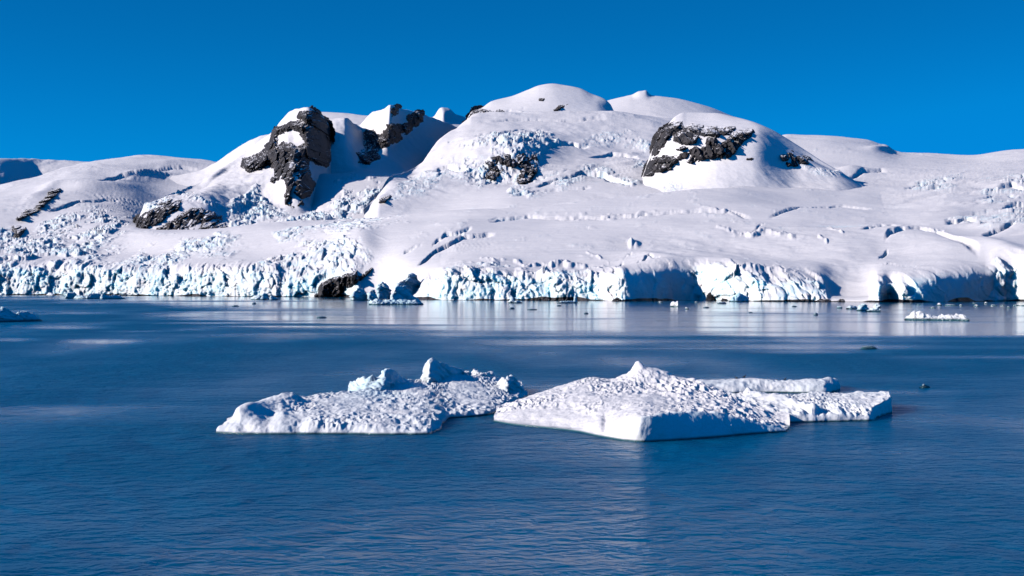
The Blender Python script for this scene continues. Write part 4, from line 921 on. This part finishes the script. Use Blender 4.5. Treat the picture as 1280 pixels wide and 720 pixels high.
# right side
floe([([(1071, 387), (1075, 382), (1079, 379.5), (1083, 384), (1086, 388)], 388.6, 0.6, 6), ([(1084, 389), (1090, 385), (1096, 380.5), (1099, 380), (1100, 388.5)], 389.6, 0.2, 5), ([(1059, 385), (1063, 381.5), (1068, 382), (1072, 386)], 386.4, 0.9, 6), ([(1046, 384.5), (1048, 382.8), (1051, 383), (1053, 385)], 385.4, 0.2, 4)],
     ['pointed pale blue ice lump in the jagged row left of the long floe', 'rising white ice lump at the right end of the jagged row', 'low dark blue ice lump near the left end of the jagged row', 'tiny pale ice crumb at the left end of the jagged row'], group=NB, seed=330, ice=0.7)
floe([([(1133.5, 399), (1138, 392.5), (1142, 389), (1147, 390), (1158, 393), (1170, 394.5), (1185, 394.5), (1200, 393.6), (1205, 394.5), (1209, 398)], 400.6, -0.35, 7), ([(1200, 400), (1206, 397.5), (1209, 398), (1212, 400.2)], 401.3, -0.3, 3)],
     ['long flat white ice floe on calm water at the right', 'small white ice lump at the right tip of the long flat floe'], group=NB, seed=350, ice=0.15)
floe([([(1076, 436), (1080, 433.2), (1086, 432.6), (1092, 433.2), (1097, 436)], 436.8, 0.5, 2.2)], 'small white topped floe with a dark rim in the middle right water', group=NB, seed=370, ice=0.5)
floe([([(1150, 484), (1153, 481.2), (1157, 480.6), (1160, 482.2), (1163, 484.4)], 485.3, 0.6, 0.8)], 'small dark ice lump with a pale glint, alone right of the big iceberg', DARKBERG, NB, seed=380, ice=0.7)
BR = 'brash ice strung along the shaded cliff'
for i, (a, b_, t, w_) in enumerate([(1171, 1177, 378.5, 382), (1180, 1197, 380.3, 382), (1199, 1204, 380.5, 382.5), (1162, 1170, 383.3, 385.2), (1217, 1224, 380.8, 383), (1230, 1235, 377.6, 379.6), (1237, 1247, 380.8, 382.4), (1250, 1256, 381, 382.6),
                                    (1258, 1264, 383.2, 385), (1266, 1275, 380.8, 382.2), (1215, 1221, 378.4, 379.8), (1276, 1290, 381, 382.6), (1145, 1152, 380, 381.2), (822, 828, 376.6, 378.2), (868, 873, 377, 378.6)]):
    lab = 'white brash ice scrap afloat close under a blue shaded ice cliff'
    floe([([(a, w_ - 0.4), (a + (b_ - a) * 0.35, t), (a + (b_ - a) * 0.7, t + 0.4), (b_, w_ - 0.4)], w_, -0.4, max(2.0, (b_ - a) * 0.35))], lab, None, BR, seed=400 + i * 9, ice=0.1)

# ------------------------------------------------------------------ birds resting on the rear arm
def bird(px, py, Y, s, label, yaw):
    ring = [(-0.34, 0.015, 0.10), (-0.26, 0.05, 0.13), (-0.12, 0.105, 0.17), (0.02, 0.12, 0.20), (0.12, 0.10, 0.27), (0.17, 0.065, 0.35), (0.20, 0.06, 0.42), (0.235, 0.055, 0.46), (0.28, 0.025, 0.46), (0.36, 0.006, 0.445)]
    nu = 16; v = []
    for x, r, zc in ring:
        for k in range(nu):
            t = 2 * math.pi * k / nu; v.append((x, r * math.cos(t), zc + r * 1.05 * math.sin(t)))
    f = []
    for i in range(len(ring) - 1):
        for k in range(nu):
            f.append((i * nu + k, i * nu + (k + 1) % nu, (i + 1) * nu + (k + 1) % nu, (i + 1) * nu + k))
    n = len(v)
    for sgn in (-1, 1):                                             # folded wings and legs
        for (q, w, t) in ((((0.10, 0.115, 0.26), (-0.10, 0.13, 0.22), (-0.38, 0.05, 0.13), (-0.10, 0.12, 0.13)), 0, 0), (((0.03, 0.05, 0.12), (0.055, 0.05, 0.12), (0.06, 0.055, 0.0), (0.03, 0.055, 0.0)), 0, 0)):
            b = len(v)
            for dy in (0.0, 0.018):
                for a in q: v.append((a[0], sgn * (a[1] + dy), a[2]))
            f += [(b, b + 1, b + 2, b + 3), (b + 4, b + 5, b + 6, b + 7)] + [(b + j, b + (j + 1) % 4, b + 4 + (j + 1) % 4, b + 4 + j) for j in range(4)]
    V = np.array(v) * s; c, sn = math.cos(yaw), math.sin(yaw)
    V = np.stack([V[:, 0] * c - V[:, 1] * sn, V[:, 0] * sn + V[:, 1] * c, V[:, 2]], -1) + np.array(pt(px, py, Y))
    o = mesh_obj('bird', V, f, BIRD, origin=pt(px, py, Y))
    return tag(o, label, 'bird', 'dark birds resting on the iceberg')
BIRD, nd, lk, b = new_mat('dark_plumage')
nn = N(nd, 'ShaderNodeTexNoise', Scale=9.0, Detail=3.0); lk.new(mixc(nd, lk, nn.outputs[0], (0.012, 0.012, 0.014), (0.05, 0.045, 0.045)), b.inputs['Base Color']); b.inputs['Roughness'].default_value = 0.6
bird(930.5, 472.5, 203.4, 1.0, 'dark bird standing on the iceberg rim, right one of the left pair', 0.4)
bird(920.5, 473.6, 203.2, 0.85, 'dark bird crouching on the iceberg rim, left of the standing one', 2.6)
bird(981.5, 475.2, 202.3, 0.8, 'small dark bird alone further right on the rear arm of the iceberg', 0.2)

# ------------------------------------------------------------------ sea
rows_py = np.concatenate([np.linspace(790, 560, 40), np.linspace(558, 420, 90), np.linspace(419, 368, 150), np.array([366, 364, 362, 360, 358.5, 357.8])])
cols = np.arange(-500, 1781, 6.0)
Yw = wy(rows_py); X = (cols[None] - 640) / F * Yw[:, None]; Y = np.broadcast_to(Yw[:, None], X.shape)
cx, cy = np.broadcast_to(cols[None], X.shape), np.broadcast_to(rows_py[:, None], X.shape)
# slicks: glassy water towards the shore, wind ripples nearer; streaks stretch across the view
wob = 5 * fbm(X / 160, Y / 400, seed=901, o=3)
st = fbm(X / 130, np.log(Y) * 13, seed=903, o=4)
bound = np.interp(cx, [-500, 0, 150, 240, 450, 560, 800, 1000, 1280, 1780], [372, 372, 378, 392, 400, 412, 420, 424, 420, 410])
calm = 1 - sstep(-16, 22, cy - bound - wob * 1.3 - 8 * st - 9 * fbm(X / 55, Y / 260, seed=909, o=3))
calm = np.clip(calm - 0.9 * np.exp(-(((cx - 60) / 190)**2 + ((cy - 384) / 6)**2)), 0, 1)
def slick(sx, sy, rx, ry, a): return a * np.exp(-(((cx - sx) / rx)**2 + ((cy - sy) / ry)**2)**1.5)
for q in [(125, 427, 48, 3.2, .9), (10, 424.5, 32, 2.6, .75), (80, 409, 60, 2.5, .6), (160, 414, 60, 1.6, .5), (330, 427, 40, 2, .35), (700, 428, 140, 4, .75), (1010, 440, 90, 2.2, .6), (1250, 446, 160, 2.6, .35), (1190, 412, 120, 5, .4),
          (240, 404, 70, 1.3, .5), (360, 408, 90, 1.2, .5), (60, 512, 80, 7, .3), (690, 500, 70, 25, .3), (700, 560, 120, 40, .22), (1130, 490, 90, 4, .25), (300, 376.4, 140, 1.0, -.55), (480, 403, 140, 2, .5)]:
    calm = calm + slick(*q)
calm = np.clip(calm + 0.42 * st * sstep(372, 395, cy) * (1 - 0.5 * sstep(450, 560, cy)), 0, 1)
ripple = 1.0 * (1 - calm)**1.4 * (0.8 + 0.75 * fbm(X / 34, Y / 70, seed=905, o=4)) + 0.05
o = mesh_obj('water', np.stack([X, Y, X * 0], -1), grid_faces(*X.shape), WATER, {'ripple': np.clip(ripple, 0.03, 1.4), 'chop': 0.05 + (0.35 + 0.05 * sstep(170, 300, Y)) * np.clip(ripple, 0, 1.15)}, origin=(0, 0, 0))
tag(o, 'calm deep blue bay water with pale slicks towards the shore', 'water', kind='structure')
